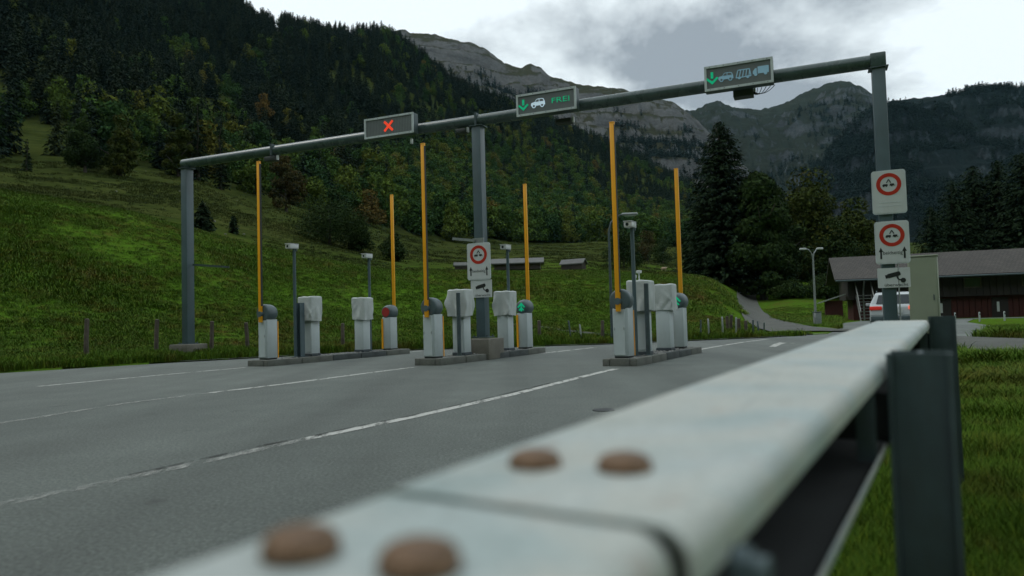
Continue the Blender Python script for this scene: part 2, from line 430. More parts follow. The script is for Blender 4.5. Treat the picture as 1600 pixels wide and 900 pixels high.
mountain_mat('wooded_rock', (0.055, 0.066, 0.074), (0.011, 0.019, 0.018))

# barn roof: courses of brown tiles
m, nt, b, o = new_mat('barn_roof_tiles')
v = objcoord(nt)
br = node(nt, 'ShaderNodeTexBrick'); br.inputs['Scale'].default_value = 1.0
br.inputs['Brick Width'].default_value = 0.25; br.inputs['Row Height'].default_value = 0.3; br.inputs['Mortar Size'].default_value = 0.02
br.inputs['Color1'].default_value = (0.062, 0.056, 0.050, 1); br.inputs['Color2'].default_value = (0.046, 0.042, 0.038, 1); br.inputs['Mortar'].default_value = (0.025, 0.022, 0.02, 1)
nt.links.new(v, br.inputs['Vector'])
c = mixc(nt, 0.5, br.outputs[0], ramp_n(nt, noise(nt, 0.7, 6, 0.65, v), [(0.3, (0.6, 0.6, 0.6)), (0.7, (1.3, 1.3, 1.25))]), 'MULTIPLY')
nt.links.new(c, b.inputs['Base Color']); b.inputs['Roughness'].default_value = 0.85
bump(nt, b, br.outputs['Fac'], -0.4, 0.03)

# woven cover cloth
m, nt, b, o = new_mat('cover_cloth')
v = objcoord(nt)
n_a, n_b = noise(nt, 4, 6, 0.6, v), noise(nt, 11, 4, 0.55, v, 0.6)
nt.links.new(ramp_n(nt, n_a, [(0.3, (0.46, 0.505, 0.50)), (0.7, (0.56, 0.60, 0.595))]), b.inputs['Base Color'])
b.inputs['Roughness'].default_value = 0.62
bump(nt, b, n_b, 0.35, 0.03)

# ------------------------------------------------------------------ mesh helpers
class MB:
    def __init__(s): s.v, s.f = [], []
    def add(s, vs, fs):
        k = len(s.v); s.v += [tuple(p) for p in vs]; s.f += [tuple(i + k for i in f) for f in fs]; return s
    def box(s, c, d, rot=None):
        x, y, z = (k / 2 for k in d)
        vs = [Vector(p) for p in ((-x, -y, -z), (x, -y, -z), (x, y, -z), (-x, y, -z), (-x, -y, z), (x, -y, z), (x, y, z), (-x, y, z))]
        if rot is not None: vs = [rot @ p for p in vs]
        return s.add([p + Vector(c) for p in vs], [(3, 2, 1, 0), (4, 5, 6, 7), (0, 1, 5, 4), (1, 2, 6, 5), (2, 3, 7, 6), (3, 0, 4, 7)])
    def rbox(s, c, d, r=0.01, seg=2):
        bm = bmesh.new(); bmesh.ops.create_cube(bm, size=1)
        for p in bm.verts: p.co = Vector((p.co.x * d[0], p.co.y * d[1], p.co.z * d[2]))
        bmesh.ops.bevel(bm, geom=bm.edges[:], offset=r, segments=seg, affect='EDGES', profile=0.5)
        bm.verts.index_update()
        s.add([p.co + Vector(c) for p in bm.verts], [[q.index for q in f.verts] for f in bm.faces]); bm.free(); return s
    def cyl(s, a, b, r0, r1=None, n=12, caps=True):
        a, b = Vector(a), Vector(b); r1 = r0 if r1 is None else r1
        d = (b - a).normalized(); t = Vector((1, 0, 0)) if abs(d.x) < 0.9 else Vector((0, 1, 0))
        p = d.cross(t).normalized(); q = d.cross(p)
        vs, fs = [], []
        for i in range(n):
            w = 2 * math.pi * i / n; e = p * math.cos(w) + q * math.sin(w)
            vs += [a + e * r0, b + e * r1]
        for i in range(n):
            j = (i + 1) % n; fs.append((2 * i, 2 * i + 1, 2 * j + 1, 2 * j))
        if caps: fs += [tuple(2 * i for i in range(n)), tuple(2 * i + 1 for i in reversed(range(n)))]
        return s.add(vs, fs)
    def tube(s, pts, rad, n=8):
        pts = [Vector(p) for p in pts]; rads = rad if isinstance(rad, (list, tuple)) else [rad] * len(pts)
        vs, fs, prev = [], [], None
        for i, p in enumerate(pts):
            d = (pts[min(i + 1, len(pts) - 1)] - pts[max(i - 1, 0)]).normalized()
            if prev is None: prev = d.cross(Vector((0.3, 0.5, 0.81))).normalized()
            prev = (prev - d * prev.dot(d)).normalized(); q = d.cross(prev)
            for k in range(n):
                w = 2 * math.pi * k / n; vs.append(p + (prev * math.cos(w) + q * math.sin(w)) * rads[i])
        for i in range(len(pts) - 1):
            for k in range(n):
                a, c = i * n + k, i * n + (k + 1) % n
                fs.append((a, c, c + n, a + n))
        fs += [tuple(reversed(range(n))), tuple(range(len(pts) * n - n, len(pts) * n))]
        return s.add(vs, fs)
    def prism(s, poly, y0, y1):
        """polygon in the x-z plane (counter-clockwise seen from -y), extruded along y"""
        n = len(poly)
        vs = [(x, y0, z) for x, z in poly] + [(x, y1, z) for x, z in poly]
        fs = [tuple(range(n)), tuple(reversed(range(n, 2 * n)))]
        fs += [((i + 1) % n, i, i + n, (i + 1) % n + n) for i in range(n)]
        return s.add(vs, fs)
    def ring(s, cx, cz, r0, r1, y0, y1, n=40):
        vs, fs = [], []
        for i in range(n):
            w = 2 * math.pi * i / n; c, d = math.cos(w), math.sin(w)
            vs += [(cx + r0 * c, y0, cz + r0 * d), (cx + r1 * c, y0, cz + r1 * d), (cx + r1 * c, y1, cz + r1 * d), (cx + r0 * c, y1, cz + r0 * d)]
        for i in range(n):
            a, b = 4 * i, 4 * ((i + 1) % n)
            for k in range(4): fs.append((a + k, a + (k + 1) % 4, b + (k + 1) % 4, b + k))
        return s.add(vs, fs)
    def build(s, name, mat, parent=None, smooth=False, loc=None, label=None):
        me = bpy.data.meshes.new(name); me.from_pydata(s.v, [], s.f); me.update()
        bm = bmesh.new(); bm.from_mesh(me); bmesh.ops.recalc_face_normals(bm, faces=bm.faces); bm.to_mesh(me); bm.free()
        me.materials.append(MATS[mat])
        if smooth:
            me.polygons.foreach_set('use_smooth', [True] * len(me.polygons))
            me.set_sharp_from_angle(angle=R(38))
        o = bpy.data.objects.new(name, me); col.objects.link(o)
        if parent: o.parent = parent
        if loc is not None: o.location = loc
        if label: o['label'] = label
        return o

def np_obj(name, V, Fq, mat, parent=None, smooth=False):
    me = bpy.data.meshes.new(name)
    V = np.asarray(V, np.float32); Fq = np.asarray(Fq, np.int32)
    me.vertices.add(len(V)); me.vertices.foreach_set('co', V.ravel())
    k = Fq.shape[1]
    me.loops.add(Fq.size); me.loops.foreach_set('vertex_index', Fq.ravel())
    me.polygons.add(len(Fq)); me.polygons.foreach_set('loop_start', np.arange(0, Fq.size, k, dtype=np.int32))
    me.update(calc_edges=True); me.validate()
    if smooth: me.polygons.foreach_set('use_smooth', np.ones(len(Fq), bool))
    me.materials.append(MATS[mat])
    o = bpy.data.objects.new(name, me)
    if parent is not False: col.objects.link(o)
    if parent: o.parent = parent
    return o
def tag(o, label, cat, group=None):
    o['label'] = label; o['category'] = cat
    if group: o['group'] = group
    return o
def thing(name, label, cat, loc=(0, 0, 0), rz=0.0, group=None):
    o = bpy.data.objects.new(name, None); o.empty_display_size = 0.2; col.objects.link(o)
    o.location = loc; o.rotation_euler = (0, 0, rz)
    return tag(o, label, cat, group)
def setting(o, kind='structure'):
    o['kind'] = kind; return o
def dup(root, loc=None, rz=None, label=None):
    r = root.copy(); col.objects.link(r)
    if loc is not None: r.location = loc
    if rz is not None: r.rotation_euler = (0, 0, rz)
    if label: r['label'] = label
    for ch in list(root.children):
        c_ = ch.copy(); col.objects.link(c_); c_.parent = r
        for g in list(ch.children):
            d_ = g.copy(); col.objects.link(d_); d_.parent = c_
    return r
def text_part(txt, size, name, mat, parent, loc, align='CENTER', width=None):
    cu = bpy.data.curves.new(name, 'FONT'); cu.body = txt; cu.size = size; cu.align_x = align; cu.align_y = 'CENTER'; cu.extrude = 0.0008
    t = bpy.data.objects.new(name + '_tmp', cu); col.objects.link(t)
    dg = bpy.context.evaluated_depsgraph_get()
    me = bpy.data.meshes.new_from_object(t.evaluated_get(dg))
    bpy.data.objects.remove(t); bpy.data.curves.remove(cu)
    co = np.zeros(len(me.vertices) * 3); me.vertices.foreach_get('co', co); co = co.reshape(-1, 3)
    if width:
        w = co[:, 0].max() - co[:, 0].min(); co[:, 0] *= width / w
    out = np.stack([co[:, 0], -co[:, 2], co[:, 1]], -1)
    me.vertices.foreach_set('co', out.ravel()); me.materials.clear(); me.materials.append(MATS[mat]); me.update()
    o = bpy.data.objects.new(name, me); col.objects.link(o); o.parent = parent; o.location = loc
    return o

# ================================================================== THE SETTING
# ------------------------------------------------------------------ terrain heights
ROAD_LEFT = [(-24, -8), (-18.5, 4), (-14.6, 11), (-11, 15.2), (-8.3, 17.9), (-6, 19.6), (-3.1, 21.2), (2.8, 21.6), (8.1, 23.4), (11.2, 25.6)]
ROAD_FAR = [(13.4, 29.7), (16.4, 36.0), (20.0, 44.0), (25.5, 52.0)]
ROAD_RIGHT = [(46.0, 45.0), (44.0, 41.5), (29.5, 46.0), (24.0, 38.0), (19, 28), (14.0, 21), (9.2, 15.2), (6.1, 10.6), (2.0, 3.9), (-0.5, 0.0), (-5.6, -8)]
def rows_from_px(pts):
    s, Y, z = [], [], []
    for x, y, d in pts:
        r = rays(x, y); s.append(800 + F_PX * r[0] / r[1]); Y.append(d); z.append(CAM_H + r[2] / r[1] * d)
    o = np.argsort(s); return np.array(s)[o], np.array(Y, float)[o], np.array(z)[o]
CREST = rows_from_px([(-900, 120, 22), (-300, 255, 27), (0, 302, 31), (200, 332, 35), (400, 386, 38), (500, 405, 39), (600, 424, 40), (750, 427, 42), (900, 428, 44), (1050, 431, 46), (1090, 434, 48), (1118, 440, 52), (1138, 455, 58), (1154, 476, 68), (1172, 487, 72), (1200, 490, 70), (1235, 484, 70), (1280, 483, 72), (1320, 478, 76), (1400, 482, 78), (1600, 478, 78), (2200, 470, 78)])
BEHIND = rows_from_px([(-900, 125, 36), (-300, 258, 41), (0, 304, 45), (200, 335, 48), (400, 390, 50), (500, 410, 52), (600, 424, 56), (750, 424, 70), (900, 424, 74), (1050, 427, 80), (1110, 436, 90), (1140, 447, 100), (1158, 453, 108), (1175, 453, 112), (1200, 450, 112), (1240, 438, 112), (1300, 440, 112), (1400, 472, 102), (1600, 468, 102), (2200, 460, 102)])
PAST = rows_from_px([(-900, 100, 70), (-300, 222, 82), (0, 280, 85), (300, 318, 88), (450, 358, 95), (600, 395, 112), (750, 407, 130), (900, 410, 140), (1050, 422, 160), (1150, 430, 170), (1200, 430, 170), (1300, 425, 170), (1450, 445, 160), (1600, 442, 160), (2200, 440, 160)])
FEDGE = rows_from_px([(-900, 60, 105), (-300, 185, 120), (0, 250, 125), (150, 254, 135), (300, 277, 142), (400, 313, 152), (500, 338, 168), (600, 366, 195), (700, 393, 235), (800, 394, 270), (950, 392, 290), (1080, 398, 300), (1200, 402, 300), (1300, 400, 300), (1450, 425, 300), (1600, 425, 300), (2200, 420, 300)])
FMID = rows_from_px([(-900, -200, 190), (-300, -20, 230), (0, 75, 265), (150, 115, 300), (300, 145, 330), (450, 188, 360), (600, 220, 410), (750, 300, 450), (900, 332, 480), (1050, 366, 490), (1150, 388, 490), (1300, 390, 490), (1600, 400, 470), (2200, 395, 470)])
RIDGE = rows_from_px([(-900, -500, 300), (-300, -260, 390), (0, -120, 440), (150, 18, 530), (300, 36, 610), (375, 38, 660), (400, 64, 680), (480, 78, 700), (600, 78, 750), (640, 101, 760), (700, 143, 770), (750, 172, 790), (850, 207, 810), (950, 247, 830), (1050, 287, 850), (1095, 310, 850), (1150, 335, 850), (1250, 368, 850), (1400, 385, 800), (1600, 388, 750), (2200, 385, 750)])
_left = np.array(ROAD_LEFT + ROAD_FAR[:2])
_ok = _left[:, 1] > 1
EDGE_S = 800 + F_PX * _left[_ok, 0] / _left[_ok, 1]; EDGE_Y = _left[_ok, 1]
EDGE_S = np.append(EDGE_S, [EDGE_S[-1] + 10, 3000]); EDGE_Y = np.append(EDGE_Y, [62, 62])
S_GRID = np.arange(-2600, 3600, 4.0)
def _smooth(a, k=9):
    w = np.hanning(k + 2)[1:-1]; w /= w.sum()
    return np.convolve(np.pad(a, k // 2, mode='edge'), w, mode='valid')
def _grid(row, k):
    return _smooth(np.interp(S_GRID, row[0], row[1]), k), _smooth(np.interp(S_GRID, row[0], row[2]), k)
eY = np.interp(S_GRID, EDGE_S, EDGE_Y)
KY, KZ = [eY * 0 + 3.0, eY - 0.4, eY + 0.5, eY + 2.2], [eY * 0, eY * 0, eY * 0 + 0.12, eY * 0 + 0.34]
_vm = np.interp(S_GRID, [1165, 1190], [1, 0.06]); KZ[2] = KZ[2] * _vm; KZ[3] = KZ[3] * _vm
flat = S_GRID > 1318
KZ[2] = np.where(flat, -0.1, KZ[2]); KZ[3] = np.where(flat, -0.1, KZ[3])
for row, k in ((CREST, 13), (BEHIND, 15), (PAST, 15), (FEDGE, 15), (FMID, 15), (RIDGE, 7)):
    a, b_ = _grid(row, k); KY.append(a); KZ.append(b_)
KY.append(KY[-1] + 260); KZ.append(KZ[-1] * 0.75)
KY.append(KY[-1] * 0 + 2700); KZ.append(KZ[-1] * 0.0)
KY = np.maximum.accumulate(np.stack(KY, -1) + np.arange(len(KY)) * 0.02, axis=-1); KZ = np.stack(KZ, -1)
def _pchip_slopes(Yk, Zk):
    h = np.diff(Yk, axis=-1); d = np.diff(Zk, axis=-1) / h
    m_ = np.zeros_like(Yk)
    w1 = 2 * h[:, 1:] + h[:, :-1]; w2 = h[:, 1:] + 2 * h[:, :-1]
    ok = d[:, 1:] * d[:, :-1] > 0
    dd = np.where(ok, (w1 + w2) / (w1 / np.where(ok, d[:, :-1], 1) + w2 / np.where(ok, d[:, 1:], 1)), 0)
    m_[:, 1:-1] = dd; return m_
KM = _pchip_slopes(KY, KZ)
def height(X, Y, detail=True):
    X = np.asarray(X, float); Y = np.asarray(Y, float)
    sh = X.shape; X = X.ravel(); Y = Y.ravel()
    r = np.hypot(X, Y); phi = np.arctan2(X, Y)
    pc = np.clip(phi, R(-62), R(60))
    Yq = r * np.cos(pc); s = 800 + F_PX * np.tan(pc)
    i = np.clip(((s - S_GRID[0]) / 4.0), 0, len(S_GRID) - 1.001); i0 = i.astype(int); fr = (i - i0)[:, None]
    Yk = KY[i0] * (1 - fr) + KY[i0 + 1] * fr; Zk = KZ[i0] * (1 - fr) + KZ[i0 + 1] * fr; Mk = KM[i0] * (1 - fr) + KM[i0 + 1] * fr
    k = np.clip((Yq[:, None] >= Yk).sum(1) - 1, 0, Yk.shape[1] - 2); a = np.arange(len(k))
    y0, y1, z0, z1, m0, m1 = Yk[a, k], Yk[a, k + 1], Zk[a, k], Zk[a, k + 1], Mk[a, k], Mk[a, k + 1]
    h = y1 - y0; t = np.clip((Yq - y0) / h, 0, 1)
    z = (2 * t**3 - 3 * t**2 + 1) * z0 + (t**3 - 2 * t**2 + t) * h * m0 + (-2 * t**3 + 3 * t**2) * z1 + (t**3 - t**2) * h * m1
    if detail:
        edge = Yk[:, 2]
        up = np.clip((Yq - edge) / 6, 0, 1) * np.clip(0.12 + (Yk[:, 4] - Yq) / 9, 0.12, 1) * np.where(s > 1318, np.clip((Yq - 62) / 10, 0, 1), 1)
        z = z + up * np.clip(z, 0, 3) / 3 * (np.where(s > 560, 0.85, 0.42) * fbm(X / 7.5, Y / 6.0, 3, 4) + 0.07 * fbm(X / 1.3, Y / 1.3, 5, 3))
        z = z + np.clip((r - 120) / 150, 0, 1) * np.clip((950 - r) / 200, 0.2, 1) * (10 * fbm(X / 130, Y / 130, 9, 5))
        z = z + np.where((s > 1318) | (Yq < 3), 0.05 * fbm(X / 1.5, Y / 1.5, 21, 3) * np.clip(r / 3, 0, 1), 0)
    w = np.clip((np.abs(phi) - R(75)) / R(60), 0, 1)
    w = w * w * (3 - 2 * w)
    back = 260 * np.clip((r - 45) / 380, 0, 1) ** 1.2 * np.clip((1900 - r) / 800, 0, 1)      # unseen valley side behind the viewer, raised to cut low sky light
    z = z * (1 - w) + back * w
    return z.reshape(sh)
def in_poly(X, Y, poly):
    X = np.asarray(X, float); Y = np.asarray(Y, float); c_ = np.zeros(X.shape, bool)
    n = len(poly)
    for i in range(n):
        (x0, y0), (x1, y1) = poly[i], poly[(i + 1) % n]
        cond = ((y0 > Y) != (y1 > Y)) & (X < (x1 - x0) * (Y - y0) / (y1 - y0 + 1e-12) + x0)
        c_ ^= cond
    return c_
ROAD_POLY = ROAD_LEFT + ROAD_FAR + ROAD_RIGHT
def hz(x, y): return float(height(np.array([x]), np.array([y]))[0])
def on_terrain(px, py, y0=8.0, y1=900.0):
    """where the view ray of a pixel meets the ground"""
    d = rays(px, py); Ys = np.geomspace(y0, y1, 1500)
    P = np.array([0, 0, CAM_H]) + d[None] * (Ys / d[1])[:, None]
    below = P[:, 2] < height(P[:, 0], P[:, 1])
    k = int(np.argmax(below)) if below.any() else len(Ys) - 1
    return Vector((P[k, 0], P[k, 1], height(P[k:k + 1, 0], P[k:k + 1, 1])[0]))

az = np.unique(np.concatenate([np.arange(-180, -46, 2.0), np.arange(-46, 46.01, 0.16), np.arange(46, 180.1, 2.0)]))
az[-1] = 180
rr = np.unique(np.concatenate([np.arange(0.6, 14, 0.8), np.arange(14, 60, 0.5), np.geomspace(60, 130, 60), np.geomspace(130, 1100, 110), np.geomspace(1100, 2650, 14)]))
A, RR = np.meshgrid(np.radians(az), rr)
GX, GY = RR * np.sin(A), RR * np.cos(A)
GZ = height(GX, GY)
inside = in_poly(GX, GY, ROAD_POLY)
GZ = np.where(inside, np.minimum(GZ, 0) - 0.09, GZ)
nr, na = GX.shape
V = np.concatenate([np.stack([GX, GY, GZ], -1).reshape(-1, 3), [[0, 0, -0.1]]])
ii, jj = np.meshgrid(np.arange(nr - 1), np.arange(na - 1), indexing='ij')
q = (ii * na + jj).ravel()
Fq = np.stack([q, q + na, q + na + 1, q + 1], -1)
terrain = setting(np_obj('meadow_ground', V, Fq, 'meadow_ground', smooth=True))

def flat_sheet(name, poly, z, mat):
    bm = bmesh.new(); f = bm.faces.new([bm.verts.new((x, y, z)) for x, y in poly]); f.normal_update()
    if f.normal.z < 0: f.normal_flip()
    bmesh.ops.triangulate(bm, faces=bm.faces[:])
    me = bpy.data.meshes.new(name); bm.to_mesh(me); bm.free(); me.materials.append(MATS[mat])
    o = bpy.data.objects.new(name, me); col.objects.link(o); return o
road = setting(flat_sheet('road', ROAD_POLY, 0.0, 'asphalt'))

def strip(name, pts, w, z, mat, parent=None):
    mb = MB(); P = [Vector((x, y, 0)) for x, y in pts]; vs = []
    for i, p in enumerate(P):
        d = (P[min(i + 1, len(P) - 1)] - P[max(i - 1, 0)]).normalized(); n = Vector((d.y, -d.x, 0))
        ww = w if not isinstance(w, (list, tuple)) else w[i]
        vs += [p + n * ww / 2 + Vector((0, 0, z)), p - n * ww / 2 + Vector((0, 0, z))]
    mb.add(vs, [(2 * i, 2 * i + 1, 2 * i + 3, 2 * i + 2) for i in range(len(P) - 1)])
    return mb.build(name, mat, parent)
def gpts(px): return [tuple(ground(x, y))[:2] for x, y in px]
strip('lane_line', gpts([(-250, 835), (0, 789), (150, 758), (300, 726), (480, 686)]), 0.11, 0.004, 'road_paint_worn', road)
strip('lane_line', gpts([(480, 686), (640, 653), (800, 617), (930, 584), (963, 576.5)]), 0.12, 0.004, 'road_paint', road)
strip('road_crack', gpts([(200, 744), (300, 722), (420, 695), (480, 684), (560, 667), (640, 651), (740, 628), (860, 599)]), 0.03, 0.007, 'road_crack', road)
strip('lane_line', gpts([(-300, 712), (0, 662), (200, 630), (330, 614)]), 0.10, 0.004, 'road_paint_worn', road)
strip('lane_line', gpts([(330, 614), (450, 599.5), (560, 585), (646, 574)]), 0.12, 0.004, 'road_paint', road)
strip('lane_line', gpts([(60, 604), (150, 595.5), (270, 584.5), (383, 574.5)]), 0.12, 0.004, 'road_paint', road)
strip('lane_line', gpts([(1078, 549), (1120, 541.5), (1160, 535), (1200, 530)]), 0.13, 0.004, 'road_paint', road)
strip('lane_line', gpts([(845, 552.5), (880, 548.5), (930, 543)]), 0.13, 0.004, 'road_paint', road)
strip('lane_line', gpts([(634, 550.5), (690, 545.5), (760, 541)]), 0.13, 0.004, 'road_paint', road)
strip('edge_line', gpts([(700, 540.5), (800, 537.8), (900, 536.2), (960, 535)]), 0.13, 0.004, 'road_paint_worn', road)
# arrow painted on the exit lane
strip('lane_arrow', gpts([(1207, 542), (1216, 537.6), (1224, 535.6), (1240, 536.6)]), [0.16, 0.2, 0.35, 0.1], 0.004, 'road_paint', road)
# iron cover and patches in the asphalt
mb = MB(); g = ground(943, 641); mb.cyl((g.x, g.y, -0.02), (g.x, g.y, 0.006), 0.10, n=20); mb.build('drain_cover', 'black_rubber', road)
# low stone edging of the verge
strip('road_edging', [tuple(Vector(p)) for p in ROAD_LEFT[4:]], 0.16, 0.03, 'slab_concrete', road)

# gravel track that climbs beside the bank, and gravel paths
def draped(name, px, widths, mat, lift=0.05, plan=False):
    P = [on_terrain(x, y) if not plan else Vector((x, y, 0)) for x, y in px]
    pts, ws = [], []
    for i in range(len(P) - 1):
        for k in range(16):
            t = k / 16; pts.append(P[i].lerp(P[i + 1], t)); ws.append(widths[i] * (1 - t) + widths[i + 1] * t)
    pts.append(P[-1]); ws.append(widths[-1])
    for _ in range(3): pts = [pts[0]] + [(pts[i - 1] + pts[i] * 2 + pts[i + 1]) / 4 for i in range(1, len(pts) - 1)] + [pts[-1]]
    vs, n = [], 11
    for i, p in enumerate(pts):
        d = (pts[min(i + 1, len(pts) - 1)] - pts[max(i - 1, 0)]); d.z = 0; d.normalize(); nn = Vector((d.y, -d.x, 0))
        for k in range(n):
            o = (k / (n - 1) - 0.5) * ws[i]; e = p + nn * o; vs.append((e.x, e.y, max(hz(e.x, e.y), 0.0) + lift))
    fs = [(i * n + k, i * n + k + 1, i * n + n + k + 1, i * n + n + k) for i in range(len(pts) - 1) for k in range(n - 1)]
    return setting(MB().add(vs, fs).build(name, mat, None, True))
TRACK_PX = [(1262, 519), (1215, 513), (1192, 503), (1180, 494), (1176, 488), (1168, 470), (1166, 460), (1174, 455.5)]
draped('gravel_track', TRACK_PX, [4.5, 3.0, 2.5, 2.6, 2.6, 2.4, 2.4, 2.4], 'track_gravel')
setting(flat_sheet('gravel_path', [tuple(ground(x, y))[:2] for x, y in ((1478, 552), (1600, 566), (1900, 585), (1900, 540), (1600, 530), (1478, 526))], 0.03, 'track_gravel'))
draped('bank_path', [(1000, 527), (940, 524), (890, 519), (850, 513), (800, 509)], [0.3] * 5, 'track_gravel', 0.04)

# ------------------------------------------------------------------ mountains
def mountain(name, sky_px, Yr, Yb, mat, base_px_y=400, nz=90, step=2.0, power=0.8, rough=1.0, seed=1, cliffs=0.0):
    s, Y, z = rows_from_px([(x, y, Yr) for x, y in sky_px])
    S = np.arange(s[0], s[-1], step)
    zr = np.interp(S, s, z); zr = _smooth(zr, 3)
    T = np.concatenate([np.linspace(-0.45, 0, 10)[:-1], np.linspace(0, 1, nz) ** 1.15])
    SS, TT = np.meshgrid(S, T); ZR = np.broadcast_to(zr, SS.shape)
    YY = Yr + (Yb - Yr) * TT
    XX = (SS - 800) / F_PX * YY
    prof = np.where(TT >= 0, (1 - np.clip(TT, 0, 1)) ** power, 1 + TT * 1.2)
    Z = ZR * prof
    amp = np.clip(np.abs(TT) * 5, 0.06, 1) * rough
    big = fbm(XX / 260, YY / 260, seed, 6, 0.55); rid = 1 - np.abs(fbm(XX / 150, YY / 210, seed + 7, 5, 0.55)) * 2
    Z = Z + amp * (55 * big + 38 * (rid - 0.5)) + rough * 7.0 * fbm(XX / 22, YY / 22, seed + 3, 4, 0.6) + 6.0 * rough * np.maximum(0, fbm(XX / 60, YY / 200, seed + 5, 4)) * (TT < 0.1)
    if cliffs:   # benches: rock bands one above the other
        stp = 42.0; q_ = (Z + 14 * fbm(XX / 200, YY / 200, seed + 11, 3)) / stp
        fr = q_ - np.floor(q_); fr2 = np.clip((fr - 0.5) * 2.4 + 0.5, 0, 1)
        Z = Z + cliffs * (np.floor(q_) + fr2 - q_) * stp * np.clip(np.abs(TT) * 8, 0.05, 1)
    nr, nc = Z.shape
    V = np.stack([XX, YY, Z], -1).reshape(-1, 3)
    i, j = np.meshgrid(np.arange(nr - 1), np.arange(nc - 1), indexing='ij'); q = (i * nc + j).ravel()
    o = setting(np_obj(name, V, np.stack([q, q + nc, q + nc + 1, q + 1], -1), mat, smooth=True))
    return o, XX, YY, Z, TT
M1 = mountain('rocky_peak', [(300, 140), (430, 80), (480, 60), (560, 54), (605, 49), (625, 46), (680, 56), (738, 66), (762, 78), (778, 93), (790, 101), (815, 107), (828, 102), (845, 108), (860, 120), (900, 130), (940, 136), (980, 142), (1020, 150), (1045, 158), (1070, 172), (1085, 186), (1110, 208), (1150, 245), (1220, 320), (1300, 400)], 1500, 860, 'peak_rock', seed=4, cliffs=0.8, rough=0.8)
M2 = mountain('far_ridge', [(900, 260), (1000, 195), (1050, 176), (1085, 173), (1105, 166), (1125, 164), (1160, 170), (1190, 172), (1215, 166), (1235, 158), (1252, 146), (1275, 138), (1300, 130), (1325, 127), (1345, 134), (1365, 148), (1385, 165), (1420, 180), (1520, 240), (1700, 330)], 2050, 1150, 'ridge_rock', seed=15, cliffs=0.5, rough=1.0)
M3 = mountain('wooded_mountain', [(1180, 400), (1260, 300), (1310, 235), (1345, 195), (1375, 168), (1400, 158), (1440, 153), (1480, 147), (1540, 143), (1600, 139), (1700, 125), (1900, 90), (2200, 60)], 1350, 760, 'wooded_rock', seed=23, cliffs=0.6, rough=0.9)
M0 = mountain('rock_shoulder', [(-500, -400), (-100, -180), (100, -70), (200, -45), (320, -30), (352, -6), (370, 8), (390, 27), (410, 50), (440, 72), (500, 120), (560, 200)], 1050, 640, 'peak_rock', seed=31, cliffs=0.6, rough=0.7)

# ------------------------------------------------------------------ air
hb = MB(); hb.box((0, 0, 390), (5600, 5600, 820))
haze = hb.build('haze', 'steel_blue'); haze.data.materials.clear()
hm = bpy.data.materials.new('haze_air'); hm.use_nodes = True
hm.node_tree.nodes.clear()
ho = hm.node_tree.nodes.new('ShaderNodeOutputMaterial'); hv = hm.node_tree.nodes.new('ShaderNodeVolumePrincipled')
hv.inputs['Color'].default_value = (0.42, 0.80, 0.98, 1); hv.inputs['Density'].default_value = 0.000024; hv.inputs['Anisotropy'].default_value = 0.0
hm.node_tree.links.new(hv.outputs[0], ho.inputs['Volume']); haze.data.materials.append(hm)
setting(haze, 'stuff')

# ------------------------------------------------------------------ vegetation builders
def cards(C, D, N, L, W):
    """rhombic leaf cards: centre, long axis, normal, half length, half width"""
    D = D / np.linalg.norm(D, axis=1, keepdims=True); S_ = np.cross(D, N); S_ /= np.linalg.norm(S_, axis=1, keepdims=True) + 1e-9
    L = L[:, None]; W = W[:, None]
    V = np.stack([C - D * L, C + S_ * W - D * L * 0.15, C + D * L, C - S_ * W - D * L * 0.15], 1).reshape(-1, 3)
    return V, np.arange(len(C) * 4).reshape(-1, 4)
def unit(n, rng): 
    v_ = rng.normal(size=(n, 3)); return v_ / np.linalg.norm(v_, axis=1, keepdims=True)
def spruce_cards(h, rad, tiers, nb, nc, size, rng, z0=0.08, ragged=0.25, taper=0.8):
    C, D, N, L = [], [], [], []
    for t in range(tiers):
        f = t / tiers; zb = h * (z0 + (1 - z0) * f ** 0.92)
        blen = rad * (1 - f) ** taper + 0.05 * rad
        k = max(4, int(round(nb * (1 - 0.45 * f))))
        for j in range(k):
            a = rng.uniform(0, 2 * math.pi); bl = blen * rng.uniform(1 - ragged, 1 + ragged)
            m_ = max(2, int(round(nc * bl / rad + 1)))
            u_ = np.linspace(0.12, 1, m_) + rng.uniform(-0.04, 0.04, m_)
            r_ = u_ * bl; droop = -0.42 * bl * u_ + 0.22 * bl * u_ ** 2 + (0.06 * bl)
            c_ = np.stack([r_ * math.cos(a), r_ * math.sin(a), zb + droop], -1) + rng.normal(scale=size * 0.35, size=(m_, 3))
            side = rng.uniform(-0.9, 0.9, m_)
            d_ = np.stack([np.cos(a + side), np.sin(a + side), -0.5 + rng.uniform(-0.45, 0.3, m_)], -1)
            C.append(c_); D.append(d_); N.append(np.stack([rng.normal(scale=.5, size=m_), rng.normal(scale=.5, size=m_), np.ones(m_)], -1))
            L.append(size * rng.uniform(0.7, 1.3, m_) * (1.1 - 0.4 * f))
    C, D, N, L = map(np.concatenate, (C, D, N, L))
    return cards(C, D, N, L, L * 0.42)
